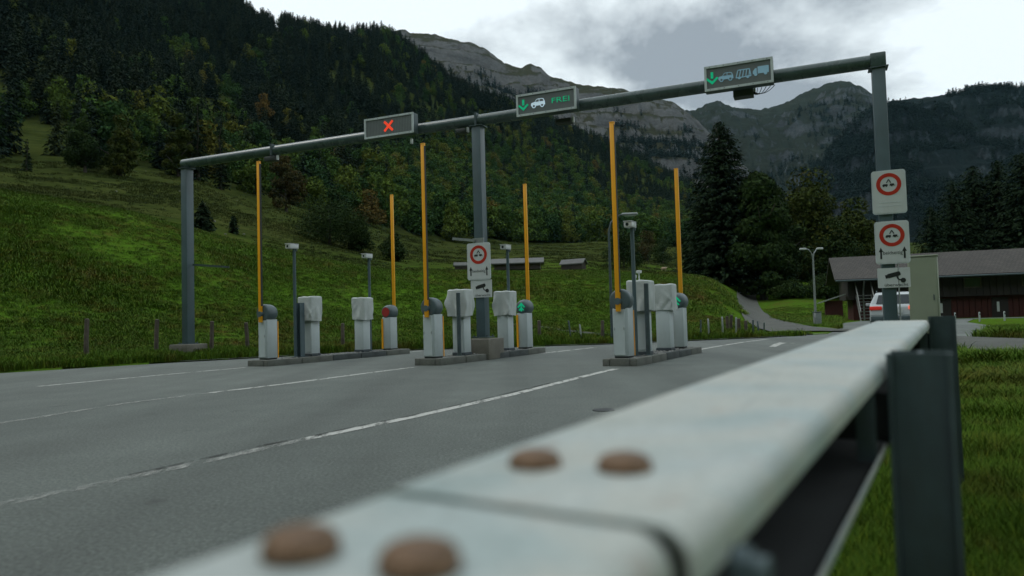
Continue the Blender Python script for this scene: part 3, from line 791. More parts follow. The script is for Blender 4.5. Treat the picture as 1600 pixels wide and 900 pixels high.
def broad_cards(h, rad, lobes, per, size, rng, base=0.28, flat=1.0):
    C, N = [], []
    zc = h * (base + (1 - base) * 0.5); hh = h * (1 - base) * 0.5
    for l in range(lobes):
        u_ = unit(1, rng)[0]; q = rng.uniform(0.25, 0.72)
        if base < 0.13 and l % 3 == 0: u_[2] = -abs(u_[2]) - 0.35; q = rng.uniform(0.6, 0.85)
        if l == 1: u_ = np.array([0.1, 0.05, 1.0]); q = 0.74
        lr = rad * rng.uniform(0.34, 0.56)
        if l == 1: lr = min(lr, (hh * 0.26) / 0.78 + 0.12 * rad)
        c_ = np.array([u_[0] * rad * q, u_[1] * rad * q, zc + u_[2] * hh * q * 1.05])
        d_ = unit(per, rng); rr_ = lr * rng.uniform(0.55, 1.06, per) ** 0.6
        sc_ = np.array([1, 1, 0.78 * flat])
        C.append(c_ + d_ * rr_[:, None] * sc_); N.append(d_ + rng.normal(scale=0.55, size=(per, 3)))
    C, N = np.concatenate(C), np.concatenate(N)
    keep = C[:, 2] > h * base * 0.75; C, N = C[keep], N[keep]
    D = np.cross(N, unit(len(N), rng)); L = size * rng.uniform(0.6, 1.35, len(C))
    N /= np.linalg.norm(N, axis=1, keepdims=True)
    return cards(C, D, N, L, L * 0.62)
def trunk_mb(h, r, rng, limbs=5, lean=0.0, top=0.8):
    mb = MB(); n = 7; pts, rad = [], []
    for i in range(n):
        f = i / (n - 1); pts.append((lean * f + rng.normal() * 0.02 * h * f, rng.normal() * 0.02 * h * f, h * top * f - 0.25)); rad.append(r * (1.25 if i == 0 else 1 - 0.85 * f))
    mb.tube(pts, rad, 8)
    for k in range(limbs):
        f = rng.uniform(0.3, 0.75); p = Vector(pts[int(f * (n - 1))]); a = rng.uniform(0, 6.28); l = h * rng.uniform(0.18, 0.3)
        q = p + Vector((math.cos(a) * l, math.sin(a) * l, l * 0.7)); mb.tube([p, p.lerp(q, 0.5) + Vector((0, 0, 0.04 * l)), q], [r * 0.45 * (1 - f * 0.4), r * 0.3, r * 0.1], 6)
    return mb
def source(name, V, Fq, mat):
    return np_obj(name, V, Fq, mat, parent=False)
def scatter(name, P, rot, scl, sources, tilt=None):
    """one 'stuff' object: points that carry instances through geometry nodes"""
    n = len(P)
    me = bpy.data.meshes.new(name); me.vertices.add(n); me.vertices.foreach_set('co', np.asarray(P, np.float32).ravel())
    for nm, arr, ty in (('rotz', rot, 'FLOAT'), ('scl', scl, 'FLOAT_VECTOR'), ('pick', RNG.integers(0, len(sources), n), 'INT')):
        at_ = me.attributes.new(nm, ty, 'POINT')
        at_.data.foreach_set('vector' if ty == 'FLOAT_VECTOR' else 'value', np.asarray(arr, np.int32 if ty == 'INT' else np.float32).ravel())
    me.update()
    o = bpy.data.objects.new(name, me); col.objects.link(o)
    g = bpy.data.node_groups.new(name, 'GeometryNodeTree')
    g.interface.new_socket('Geometry', in_out='INPUT', socket_type='NodeSocketGeometry')
    g.interface.new_socket('Geometry', in_out='OUTPUT', socket_type='NodeSocketGeometry')
    gi_, go_ = g.nodes.new('NodeGroupInput'), g.nodes.new('NodeGroupOutput')
    ip = g.nodes.new('GeometryNodeInstanceOnPoints'); ip.inputs['Pick Instance'].default_value = True
    jn = g.nodes.new('GeometryNodeJoinGeometry')
    for s_ in sources:
        oi_ = g.nodes.new('GeometryNodeObjectInfo'); oi_.inputs['Object'].default_value = s_; oi_.inputs['As Instance'].default_value = True
        g.links.new(oi_.outputs['Geometry'], jn.inputs[0])
    def attr(nm, ty):
        a_ = g.nodes.new('GeometryNodeInputNamedAttribute'); a_.data_type = ty; a_.inputs['Name'].default_value = nm; return a_.outputs['Attribute']
    cb = g.nodes.new('ShaderNodeCombineXYZ'); g.links.new(attr('rotz', 'FLOAT'), cb.inputs[2])
    g.links.new(gi_.outputs[0], ip.inputs['Points']); g.links.new(jn.outputs[0], ip.inputs['Instance'])
    g.links.new(cb.outputs[0], ip.inputs['Rotation']); g.links.new(attr('scl', 'FLOAT_VECTOR'), ip.inputs['Scale'])
    g.links.new(attr('pick', 'INT'), ip.inputs['Instance Index'])
    g.links.new(ip.outputs[0], go_.inputs[0])
    md = o.modifiers.new('scatter', 'NODES'); md.node_group = g
    return setting(o, 'stuff')

# ------------------------------------------------------------------ forest on the slope
rng = np.random.default_rng(5)
con_src = [source('conifer_source', *spruce_cards(1.0, 0.17 + 0.025 * k, 26, 9, 6, 0.034, rng, 0.05, 0.28), 'conifer_forest_leaf') for k in range(4)]
bro_src = [source('broadleaf_source', *broad_cards(1.0, 0.38 + 0.035 * k, 12 + k, 130, 0.034, rng, 0.10), 'broadleaf_forest_leaf') for k in range(5)]
far_src = [source('far_conifer_source', *spruce_cards(1.0, 0.2 + 0.03 * k, 9, 5, 2, 0.09, rng, 0.04, 0.3), 'far_conifer_leaf') for k in range(3)]
def forest_density(px, py, Y):
    d = np.ones_like(px)
    d = np.where((px < 150) & (py > 30), 0.24 + 0.5 * (px > 120), d)               # open pasture high on the left
    for cx, cy, rx, ry in ((345, 192, 34, 26), (228, 246, 36, 14), (432, 66, 12, 18), (480, 210, 14, 10), (565, 128, 16, 6), (330, 165, 24, 10)):
        d = np.where(((px - cx) / rx) ** 2 + ((py - cy) / ry) ** 2 < 1, 0.0, d)
    return d
N0 = 26000
u_ = rng.uniform(size=N0)
ss = rng.uniform(-380, 1400, N0)
fy = np.interp(ss, FEDGE[0], FEDGE[1]); ry = np.interp(ss, RIDGE[0], RIDGE[1])
t_ = rng.uniform(0, 1, N0)
YY = np.sqrt(fy ** 2 + t_ * ((ry * 1.06) ** 2 - fy ** 2)); XX = (ss - 800) / F_PX * YY
ZZ = height(XX, YY)
px, py = project(np.stack([XX, YY, ZZ], -1))
edge_wob = fbm(XX / 40, YY / 40, 77, 3)
dens = forest_density(px, py, YY) * (0.36 + 0.22 * np.clip((YY - 150) / 250, 0, 1))
dens = np.where((YY - fy) < 10 * edge_wob + 4, dens * 0.25, dens)
dens = np.where((ss > 1110), dens * 0.8, dens)
keep = rng.uniform(size=N0) < dens
XX, YY, ZZ, px, py, fy2, ry2 = (a[keep] for a in (XX, YY, ZZ, px, py, fy, ry))
rel = (YY - fy2) / (ry2 - fy2)
nz = fbm(XX / 90, YY / 90, 41, 4)
p_con = np.clip(0.22 + 1.2 * rel + 0.9 * nz + np.where(px < 560, 0.25, 0.0) + np.where((px > 600) & (px < 1090) & (py > 210), -0.5, 0), 0.06, 0.97)
is_con = rng.uniform(size=len(XX)) < p_con
stand = np.clip(fbm(XX / 45, YY / 45, 88, 3) * 1.4 + 0.5, 0, 1); hc = 7 + 6 * stand + rng.uniform(0, 7, len(XX)); hb_ = 6 + 4 * stand + rng.uniform(0, 5.5, len(XX))
P = np.stack([XX, YY, ZZ - 0.3], -1)
def s3(h, w=None): 
    w = h * rng.uniform(0.85, 1.15, len(h)) if w is None else w
    return np.stack([w, w, h], -1)
scatter('conifer_forest', P[is_con], rng.uniform(0, 6.28, is_con.sum()), s3(hc[is_con]), con_src)
scatter('broadleaf_forest', P[~is_con], rng.uniform(0, 6.28, (~is_con).sum()), s3(hb_[~is_con]), bro_src)
# forest on the mountains
pts_all = []
for (o_, X_, Y_, Z_, T_), frac, sd_, tmin in ((M1, 0.12, 51, 0.22), (M2, 0.16, 52, 0.24), (M3, 0.30, 53, 0.02), (M0, 0.12, 54, 0.10)):
    x_, y_, z_, t_ = (a.ravel() for a in (X_, Y_, Z_, T_))
    pr = np.clip((t_ - tmin + 0.22 * fbm(x_ / 160, y_ / 160, sd_, 4)) * 6, 0, 1) * np.clip(0.55 + 1.6 * fbm(x_ / 70, z_ / 70, sd_ + 5, 4), 0, 1)
    k = rng.uniform(size=len(x_)) < pr * frac * 3.2
    pts_all.append(np.stack([x_[k] + rng.normal(scale=3, size=k.sum()), y_[k] + rng.normal(scale=3, size=k.sum()), z_[k] - 1.0], -1))
P = np.concatenate(pts_all)
scatter('far_forest', P, rng.uniform(0, 6.28, len(P)), s3(rng.uniform(9, 17, len(P)), rng.uniform(12, 18, len(P))), far_src)

# ------------------------------------------------------------------ grass
def tuft(nbl, h, spread, wid, rng):
    V, Fc = [], []
    for i in range(nbl):
        a = rng.uniform(0, 6.28); r0 = spread * math.sqrt(rng.uniform()); bx, by = r0 * math.cos(a), r0 * math.sin(a)
        b2 = rng.uniform(0, 6.28); hh = h * rng.uniform(0.5, 1.15); ln = hh * rng.uniform(0.15, 0.75); w = wid * rng.uniform(0.7, 1.3)
        dx, dy = math.cos(b2), math.sin(b2); k = len(V)
        V += [(bx - dy * w, by + dx * w, -0.03), (bx + dy * w, by - dx * w, -0.03), (bx + dx * ln * 0.4 + dy * w * 0.7, by + dy * ln * 0.4 - dx * w * 0.7, hh * 0.62), (bx + dx * ln * 0.4 - dy * w * 0.7, by + dy * ln * 0.4 + dx * w * 0.7, hh * 0.62), (bx + dx * ln, by + dy * ln, hh * 0.95)]
        Fc += [(k, k + 1, k + 2), (k, k + 2, k + 3), (k + 3, k + 2, k + 4)]
    return np.array(V), np.array(Fc)
rng = np.random.default_rng(9)
tufts = [source('tuft_source', *tuft(26, 0.11 + 0.035 * k, 0.16, 0.005 + 0.0006 * k, rng), 'grass_blade') for k in range(5)]
near_tufts = [source('near_tuft_source', *tuft(30, 0.12, 0.10, 0.0022, rng), 'grass_blade') for k in range(4)]
N0 = 110000
ss = rng.uniform(-120, 1330, N0); e_ = np.interp(ss, S_GRID, eY); c_ = np.interp(ss, S_GRID, KY[:, 4])
t_ = rng.uniform(0, 1, N0) ** 1.4
YY = e_ + 0.1 + (c_ + 8 - e_) * t_; XX = (ss - 800) / F_PX * YY
keep = (~in_poly(XX, YY, ROAD_POLY)) & (rng.uniform(size=N0) < np.clip(0.35 + 1.0 * (fbm(XX / 2.2, YY / 2.2, 61, 3) + 0.5), 0.15, 1))
tp = [on_terrain(x, y) for x, y in TRACK_PX]
for a_, b_ in zip(tp[:-1], tp[1:]):
    d_ = np.array(b_ - a_)[:2]; tt = np.clip(((XX - a_.x) * d_[0] + (YY - a_.y) * d_[1]) / (d_ @ d_), 0, 1)
    keep &= np.hypot(XX - a_.x - tt * d_[0], YY - a_.y - tt * d_[1]) > 1.25 + 1.2 * (a_.y < 28)
XX, YY = XX[keep], YY[keep]; P = np.stack([XX, YY, height(XX, YY)], -1)
sc_ = rng.uniform(0.5, 1.25, len(XX)) * (0.75 + 0.7 * np.clip(fbm(XX / 4, YY / 4, 66, 3) + 0.3, 0, 1))
scatter('bank_grass', P, rng.uniform(0, 6.28, len(XX)), np.stack([sc_ * 1.15, sc_ * 1.15, sc_ * np.where(YY - np.interp(800 + F_PX * XX / YY, S_GRID, eY) < 1.2, 0.95, 0.45)], -1), tufts)
N0 = 60000
YY = 0.7 + 24 * rng.uniform(0, 1, N0) ** 2.0; XX = YY * rng.uniform(0.38, 0.95, N0)
gp = [tuple(ground(x, y))[:2] for x, y in ((1478, 552), (1600, 566), (1900, 585), (1900, 540), (1600, 530), (1478, 526))]
keep = ~in_poly(XX, YY, ROAD_POLY) & ~in_poly(XX, YY, gp)
XX, YY = XX[keep], YY[keep]; P = np.stack([XX, YY, height(XX, YY)], -1)
sc_ = rng.uniform(0.6, 1.35, len(XX)) * (0.8 + 0.8 * np.clip(fbm(XX / 1.1, YY / 1.1, 67, 3) + 0.2, 0, 1)); wd = np.clip(YY / 4, 1, 3)
scatter('field_grass', P, rng.uniform(0, 6.28, len(XX)), np.stack([sc_ * wd, sc_ * wd, sc_ * np.clip(YY / 8, 1, 1.4)], -1), near_tufts)
N0 = 42000
ss = rng.uniform(-100, 1110, N0); c_ = np.interp(ss, S_GRID, KY[:, 4]); f_ = np.interp(ss, S_GRID, KY[:, 7])
YY = c_ + (f_ - c_) * rng.uniform(0, 1, N0); XX = (ss - 800) / F_PX * YY
keep = rng.uniform(size=N0) < np.clip(0.3 + 1.3 * fbm(XX / 9, YY / 9, 91, 4), 0.04, 1)
XX, YY = XX[keep], YY[keep]; P = np.stack([XX, YY, height(XX, YY)], -1)
sc_ = rng.uniform(0.7, 1.6, len(XX)) * np.clip(YY / 80, 0.8, 2.2)
scatter('pasture_grass', P, rng.uniform(0, 6.28, len(XX)), np.stack([sc_ * 1.5, sc_ * 1.5, sc_ * 0.8], -1), [source('pasture_tuft_source', *tuft(22, 0.15, 0.2, 0.010, rng), 'pasture_blade') for k in range(3)])
# pale stones strewn over the grazed slope
k = 90; mb = MB()
for i in range(k):
    p = on_terrain(rng.uniform(180, 720), rng.uniform(262, 400), 50, 300)
    if p.y > np.interp(800 + F_PX * p.x / p.y, FEDGE[0], FEDGE[1]) or p.y < 52: continue
    r_ = rng.uniform(0.05, 0.2); mb.rbox((p.x, p.y, p.z + r_ * 0.2), (r_ * rng.uniform(1, 2.4), r_ * 1.3, r_), r_ * 0.3, 1)
setting(mb.build('pasture_stones', 'stone'), 'stuff')

# ================================================================== THINGS
ISL_RZ, GAN_RZ = R(-29), R(-23)
def frame(rz): return Vector((math.cos(rz), math.sin(rz), 0)), Vector((-math.sin(rz), math.cos(rz), 0))
IU, IV = frame(ISL_RZ)
ISL = {'far': (Vector((-5.385, 15.075, 0)), 4.85), 'mid': (Vector((-1.665, 13.78, 0)), 4.5), 'near': (Vector((1.775, 12.11, 0)), 4.2)}
ISL_TXT = {'far': 'under the red cross sign', 'mid': 'carrying the middle gantry post', 'near': 'nearest the guardrail'}
TOP = 0.13
def isl_at(k, v, u=0.0): return ISL[k][0] + IU * u + IV * v + Vector((0, 0, TOP))

# ------------------------------------------------------------------ traffic islands
rng = np.random.default_rng(3)
for k, (p0, ln) in ISL.items():
    t = thing('traffic_island', {'far': 'low concrete kerbed island on the left under the red cross sign', 'mid': 'low concrete kerbed island carrying the middle gantry post', 'near': 'low concrete kerbed island on the right nearest the guardrail'}[k], 'traffic island', p0, ISL_RZ, 'kerbed islands between the lanes')
    W = 0.62; n = 5; seg = ln / n
    for sgn in (-1, 1):
        for i in range(n):
            dark = (i in (2, 3)) and sgn > 0
            MB().rbox((0, 0, 0), (0.13, seg - 0.012, TOP + 0.06), 0.018, 2).build('kerb_stone', 'kerb_dark' if dark else 'kerb_concrete', t, True, (sgn * (W / 2 - 0.065) + rng.normal() * 0.003, seg * (i + 0.5), (TOP - 0.06) / 2 + rng.normal() * 0.003))
    for y_ in (0.06, ln - 0.06):
        MB().rbox((0, 0, 0), (W - 0.265, 0.115, TOP + 0.06), 0.018, 2).build('kerb_stone', 'kerb_concrete', t, True, (0, y_, (TOP - 0.06) / 2))
    MB().box((0, ln / 2, TOP / 2 - 0.012), (W - 0.262, ln - 0.24, TOP)).build('slab', 'slab_concrete', t)
    gm = MB()
    for i in range(150):
        a, r_ = rng.uniform(-0.24, 0.24), rng.uniform(0.008, 0.024); y_ = ln * (0.5 + rng.normal() * 0.13)
        gm.rbox((a, y_, TOP + r_ * 0.3 - 0.01), (r_ * 2, r_ * 1.5, r_ * 1.3), r_ * 0.3, 1)
    setting(gm.build('loose_gravel', 'gravel_chip', t), 'stuff')

# ------------------------------------------------------------------ barriers
def make_barrier():
    t = thing('barrier', '', 'barrier')
    MB().box((0, 0, 0.015), (0.24, 0.26, 0.03)).build('base_plate', 'black_rubber', t)
    h = MB().rbox((0, 0, 0.44), (0.275, 0.28, 0.82), 0.012, 2).build('housing', 'housing_side', t, True)
    d = MB().rbox((-0.02, -0.144, 0.44), (0.205, 0.012, 0.78), 0.004, 1).build('door', 'housing_white', h, True)
    MB().rbox((-0.105, -0.153, 0.50), (0.012, 0.012, 0.05), 0.003, 1).build('latch', 'galv', h, True)
    MB().rbox((0.065, -0.153, 0.50), (0.012, 0.012, 0.05), 0.003, 1).build('latch', 'galv', h, True)
    dr = MB()
    prof = [(0.0, -0.150), (0.150, -0.150), (0.172, -0.145), (0.186, -0.130), (0.191, -0.10), (0.191, -0.04), (0.188, 0.02), (0.180, 0.07), (0.166, 0.11), (0.150, 0.138), (0.132, 0.152), (0.0, 0.155)]
    n = 36; vs, fs = [], []
    for r_, y_ in prof:
        for i in range(n):
            w = 2 * math.pi * i / n; vs.append((r_ * math.cos(w), y_, 0.985 + r_ * math.sin(w)))
    for a in range(len(prof) - 1):
        for i in range(n):
            j = (i + 1) % n; fs.append((a * n + i, a * n + j, a * n + n + j, a * n + n + i))
    drum = dr.add(vs, fs).build('drum', 'drum_grey', t, True)
    hub = MB(); hub.cyl((-0.012, -0.145, 0.965), (-0.012, -0.222, 0.965), 0.062, 0.058, 24); hub.build('hub', 'drum_grey', drum, True)
    arm = MB().rbox((-0.012, -0.182, 2.45), (0.085, 0.05, 3.32), 0.01, 2).build('arm', 'arm_yellow', t, True)
    MB().box((0.031, -0.182, 2.60), (0.006, 0.05, 2.95)).build('rubber_edge', 'black_rubber', arm)
    MB().rbox((-0.012, -0.182, 4.118), (0.086, 0.058, 0.02), 0.004, 1).build('end_cap', 'arm_yellow', arm)
    MB().box((0.122, 0.150, 0.42), (0.046, 0.02, 0.78)).build('edge_strip', 'arm_yellow', t)
    return t
def signal(t, kind):
    mb = MB()
    if kind == 'red':
        mb.cyl((0.0, 0.150, 0.985), (0.0, 0.161, 0.985), 0.122, n=32); mb.build('signal_light', 'led_red_dim', t, True, label='dull red round signal on the drum face')
    else:
        for a in (-1, 1):
            mb.prism([(a * 0.0, 1.105), (a * 0.105, 0.99), (a * 0.07, 0.975), (a * 0.0, 1.05)][::a], 0.152, 0.163)
        mb.prism([(-0.018, 0.89), (0.018, 0.89), (0.018, 1.06), (-0.018, 1.06)], 0.153, 0.164)
        for a in (-1, 1): mb.prism([(a * 0.0, 1.0), (a * 0.075, 0.92), (a * 0.05, 0.905), (a * 0.0, 0.95)][::a], 0.152, 0.163)
        mb.build('signal_light', 'led_green', t, label='green lit arrow on the drum face')
SPEC = [('far', 0.30, 0, None, 'front barrier of the left island with its yellow arm upright'),
        ('far', 4.40, 1, 'red', 'rear barrier of the left island with a dull red round signal'),
        ('mid', 0.22, 0, None, 'front barrier of the middle island with its yellow arm upright'),
        ('mid', 4.02, 1, 'green', 'rear barrier of the middle island with a green arrow signal'),
        ('near', 0.24, 0, None, 'tallest looking barrier, front of the right island, yellow arm upright'),
        ('near', 3.62, 1, 'green', 'rear barrier of the right island, half hidden by a covered column')]
proto = make_barrier()
for i, (k, v_, rear, sig, lab) in enumerate(SPEC):
    o = proto if i == 0 else dup(proto)
    o.location = isl_at(k, v_); o.rotation_euler = (0, 0, ISL_RZ + (math.pi if rear else 0)); o['label'] = lab; o['group'] = 'raised lane barriers'
    if sig: signal(o, sig)
    ka = {('near', 1): 0.925, ('near', 0): 0.975, ('mid', 1): 0.965, ('mid', 0): 1.015, ('far', 0): 1.03}.get((k, rear), 1.0)
    am = [c_ for c_ in o.children if c_.name.startswith('arm')][0]; am.scale.z = ka; am.location.z = 0.79 * (1 - ka)

# ------------------------------------------------------------------ covered ticket columns
def cover_mesh(w, d, h, seed, hem):
    """cloth hood: a box of fine grid faces, gathered and creased towards the hem"""
    rg = np.random.default_rng(seed); n, m_ = 16, 20; V, Fc = [], []
    per = []
    for (ax, ay, bx, by) in ((-1, -1, 1, -1), (1, -1, 1, 1), (1, 1, -1, 1), (-1, 1, -1, -1)):
        for i in range(n): f = i / n; per.append((ax + (bx - ax) * f, ay + (by - ay) * f))
    per = np.array(per); pn = len(per)
    rl = np.maximum(np.abs(per[:, 0]) ** 7 + np.abs(per[:, 1]) ** 7, 1e-6) ** (-1 / 7.0); per = per * np.clip(rl, 0.85, 1.0)[:, None]
    ph = rg.uniform(0, 6.28, 6); arc = np.arange(pn) / pn
    # a few sharp folds: each a line across the cloth
    folds = [(rg.uniform(0, 1), rg.uniform(0.0, 0.6), rg.uniform(-0.7, 0.7), rg.uniform(0.012, 0.034)) for _ in range(14)]
    for j in range(m_ + 1):
        f = j / m_                                     # 0 hem, 1 shoulder
        z = h * f
        sag = 1.0 - 0.045 * (1 - f) ** 2 + 0.015 * math.sin(math.pi * f)
        gather = np.zeros(pn)
        for q in range(6): gather += np.sin(2 * math.pi * (3 + q * 2) * arc + ph[q]) / (q + 2)
        disp = 0.022 * (1 - f) ** 1.3 * gather
        for (a0, z0, sl, am) in folds:
            da = (arc - a0 + 0.5) % 1 - 0.5; dl = da * 4 - (f - z0) * sl * 1.4
            disp += am * np.maximum(0, 1 - np.abs(dl) / 0.16) * np.exp(-((f - z0) / 0.28) ** 2) * (1 if am > 0.02 else -1)
        s_ = sag + disp / (w / 2)
        zz = z + hem * (1 - f) ** 3 * np.sin(2 * math.pi * 2 * arc + ph[0])
        for i in range(pn): V.append((per[i, 0] * w / 2 * s_[i], per[i, 1] * d / 2 * s_[i], zz[i]))
    for j in range(m_):
        for i in range(pn): Fc.append((j * pn + i, j * pn + (i + 1) % pn, (j + 1) * pn + (i + 1) % pn, (j + 1) * pn + i))
    # rounded shoulder and sagging top
    base = m_ * pn
    for r_, dz in ((0.95, 0.018), (0.82, 0.026), (0.4, 0.02), (0.02, 0.014)):
        for i in range(pn): V.append((per[i, 0] * w / 2 * r_, per[i, 1] * d / 2 * r_, h + dz + 0.006 * math.sin(5 * per[i, 0] + ph[1])))
        k0 = len(V) - 2 * pn
        for i in range(pn): Fc.append((k0 + i, k0 + (i + 1) % pn, k0 + pn + (i + 1) % pn, k0 + pn + i))
    Fc.append(tuple(range(len(V) - pn, len(V))))
    return V, Fc
COLS = [('far', 1.56, 0.0, 0, 1, 'covered column behind the dark guard post on the left island'),
        ('far', 3.32, 0.0, 1, 2, 'covered column with a deeply creased hood, rear of the left island'),
        ('mid', 1.24, 0.0, 0, 3, 'covered column with a thin pipe in front, beside the camera sign'),
        ('mid', 3.04, 0.02, 1, 4, 'covered column between the plinth and the green arrow barrier'),
        ('near', 1.22, 0.0, 0, 5, 'tall covered column with a small device on top, right island'),
        ('near', 2.62, 0.0, 1, 6, 'covered column with smooth hood, rear of the right island')]
for k, v_, u_, rear, sd_, lab in COLS:
    t = thing('ticket_column', lab, 'ticket column', isl_at(k, v_, u_), ISL_RZ + (math.pi if rear else 0), 'ticket columns under grey hoods')
    MB().rbox((0, 0, 0.03), (0.31, 0.29, 0.06), 0.008, 1).build('foot', 'plinth_dark', t, True)
    sh = MB().rbox((0, 0, 0.45), (0.285, 0.27, 0.80), 0.02, 2).build('shaft', 'housing_white', t, True)
    MB().rbox((0.02, -0.137, 0.42), (0.19, 0.008, 0.66), 0.003, 1).build('service_door', 'housing_side', sh, True)
    if not rear and k == 'mid':
        MB().box((-0.15, -0.03, 0.42), (0.02, 0.05, 0.74)).build('edge_strip', 'arm_yellow', t)
    hh = 0.53 if sd_ != 6 else 0.50
    Vc, Fcs = cover_mesh(0.44, 0.39, hh, 100 + sd_, 0.012)
    o = MB().add(Vc, Fcs).build('hood', 'cover_cloth', t, True, (0.0, -0.02, 0.80)); o.data.set_sharp_from_angle(angle=R(16))
    if sd_ == 5:
        dv = MB(); dv.cyl((-0.12, 0.05, 1.34), (-0.12, 0.05, 1.42), 0.02, n=10); dv.rbox((-0.12, 0.03, 1.44), (0.05, 0.11, 0.06), 0.012, 2); dv.cyl((-0.03, 0.02, 1.34), (-0.03, 0.02, 1.50), 0.012, n=8); dv.rbox((-0.03, 0.02, 1.52), (0.09, 0.07, 0.05), 0.01, 2)
        dv.build('camera_head', 'camera_white', t, True)

# ------------------------------------------------------------------ camera poles, guard posts
def camera_pole(k, v_, u_, h, lab):
    t = thing('camera_pole', lab, 'camera pole', isl_at(k, v_, u_), ISL_RZ, 'slim poles with lane cameras')
    MB().cyl((0, 0, 0), (0, 0, 0.012), 0.09, n=20).build('base_plate', 'galv_dark', t)
    MB().cyl((0, 0, 0), (0, 0, h), 0.036, 0.034, 16).build('pole', 'steel_blue', t, True)
    c_ = MB(); c_.rbox((-0.02, -0.04, h + 0.045), (0.15, 0.26, 0.10), 0.012, 2); cm = c_.build('camera_housing', 'camera_white', t, True)
    MB().rbox((-0.02, -0.05, h + 0.101), (0.16, 0.28, 0.01), 0.004, 1).build('sun_shield', 'camera_white', cm, True)
    MB().cyl((-0.03, -0.169, h + 0.045), (-0.03, -0.173, h + 0.045), 0.03, n=16).build('lens', 'car_glass', cm)
    MB().rbox((0.02, 0.03, h - 0.03), (0.06, 0.05, 0.06), 0.008, 1).build('bracket', 'galv_dark', t, True)
camera_pole('far', 1.10, -0.02, 2.43, 'slim camera pole beside the dark guard post on the left island')
camera_pole('far', 3.62, 0.0, 2.37, 'slim camera pole behind the creased column on the left island')
camera_pole('mid', 3.30, -0.02, 2.34, 'slim camera pole right of the middle gantry post')
camera_pole('near', 0.86, 0.0, 2.30, 'tallest slim camera pole, on the right island')
t = thing('guard_post', 'dark square steel guard post in front of a covered column, left island', 'guard post', isl_at('far', 1.22, 0.02), ISL_RZ, 'short steel guard posts')
MB().box((0, 0, 0.006), (0.24, 0.22, 0.012)).build('base_plate', 'galv_dark', t)
gp_ = MB(); gp_.box((-0.055, 0, 0.61), (0.012, 0.13, 1.2)); gp_.box((0.055, 0, 0.61), (0.012, 0.13, 1.2)); gp_.box((0, 0, 0.61), (0.098, 0.012, 1.2)); gp_.build('beam', 'steel_blue', t)
for k, v_, u_, h, lab in (('mid', 0.92, 0.14, 1.27, 'thin round pipe standing before a covered column, middle island'), ('near', 1.02, 0.17, 1.28, 'thin round pipe post between two covered columns, right island')):
    t = thing('guard_post', lab, 'guard post', isl_at(k, v_, u_), ISL_RZ, 'short steel guard posts')
    MB().cyl((0, 0, 0), (0, 0, 0.012), 0.09, n=20).build('base_plate', 'galv_dark', t)
    MB().cyl((0, 0, 0), (0, 0, h), 0.042, n=18).build('pipe', 'galv_dark', t, True); MB().cyl((0, 0, h), (0, 0, h + 0.012), 0.044, 0.03, n=18).build('cap', 'galv_dark', t, True)

# ------------------------------------------------------------------ gantry
GU, GV = frame(GAN_RZ)
mid = isl_at('mid', 2.06, 0.02); mid.z = 0
gan = thing('gantry', 'tall grey steel gantry frame spanning all the lanes', 'gantry', mid, GAN_RZ)
ZB = 5.22; LL, LR = -8.60, 7.85
beam = MB()
# rounded top box beam, swept as a profile
prof = [(0.122 * math.cos(R(a)), 0.122 * math.sin(R(a))) for a in range(0, 360, 18)]
def beam_piece(x0, x1, name='beam'):
    n = len(prof); vs = [(x0, y_, ZB + z_) for y_, z_ in prof] + [(x1, y_, ZB + z_) for y_, z_ in prof]
    fs = [tuple(range(n)), tuple(range(n, 2 * n))] + [(i, (i + 1) % n, (i + 1) % n + n, i + n) for i in range(n)]
    return MB().add(vs, fs).build(name, 'beam_paint', gan, True)
for a, b_ in ((LL - 0.12, -5.65), (-5.645, -0.002), (0.002, LR - 0.125)): beam_piece(a, b_)
MB().rbox((LR, 0, ZB), (0.25, 0.25, 0.25), 0.02, 2).build('corner_joint', 'beam_paint', gan, True)
for x in (-5.65, 0.0): MB().box((x, 0, ZB + 0.0), (0.05, 0.27, 0.29)).build('joint_flange', 'galv_dark', gan)
for x, w, zb in ((LL, 0.20, 0.42), (0.0, 0.21, 0.46), (LR, 0.21, 0.05)):
    pm = MB(); pm.rbox((x, 0, (ZB - 0.125 + zb) / 2), (w, 0.24, ZB - 0.125 - zb), 0.012, 2); pm.build('post', 'steel_blue', gan, True)
    pb = MB(); pb.box((x, 0, zb + 0.012), (w + 0.16, 0.38, 0.024))
    for a in (-1, 1):
        for c_ in (-1, 1): pb.cyl((x + a * (w / 2 + 0.05), c_ * 0.15, zb + 0.02), (x + a * (w / 2 + 0.05), c_ * 0.15, zb + 0.06), 0.016, n=6)
    pb.build('foot_plate', 'galv_dark', gan)
    MB().box((x, 0, ZB - 0.137), (w + 0.1, 0.3, 0.02)).build('head_plate', 'galv_dark', gan)
MB().rbox((0, 0, 0.22), (0.62, 0.8, 0.44), 0.02, 2).build('footing', 'plinth_concrete', gan, True)
lf = gan.location + GU * LL
MB().rbox((LL, 0, 0.27), (0.62, 0.7, 0.30), 0.02, 2).build('footing', 'plinth_concrete', gan, True)
MB().rbox((LR, 0, 0.0), (0.6, 0.6, 0.10), 0.02, 2).build('footing', 'plinth_concrete', gan, True)
MB().cyl((LR + 0.14, -0.14, 0.2), (LR + 0.14, -0.14, 1.7), 0.012, n=8).build('conduit', 'galv', gan)
# flat steel arm on the middle post
ab = MB(); rot = Matrix.Rotation(R(8), 3, 'Y'); ab.box((-0.33, -0.16, 2.60), (0.56, 0.03, 0.055), rot); ab.box((0, -0.13, 2.56), (0.26, 0.03, 0.11)); ab.build('bracket_arm', 'galv', gan)
ab = MB(); ab.box((LL + 0.75, 0.05, 2.45), (1.25, 0.03, 0.05), Matrix.Rotation(R(6), 3, 'Y')); ab.build('bracket_arm', 'galv_dark', gan)

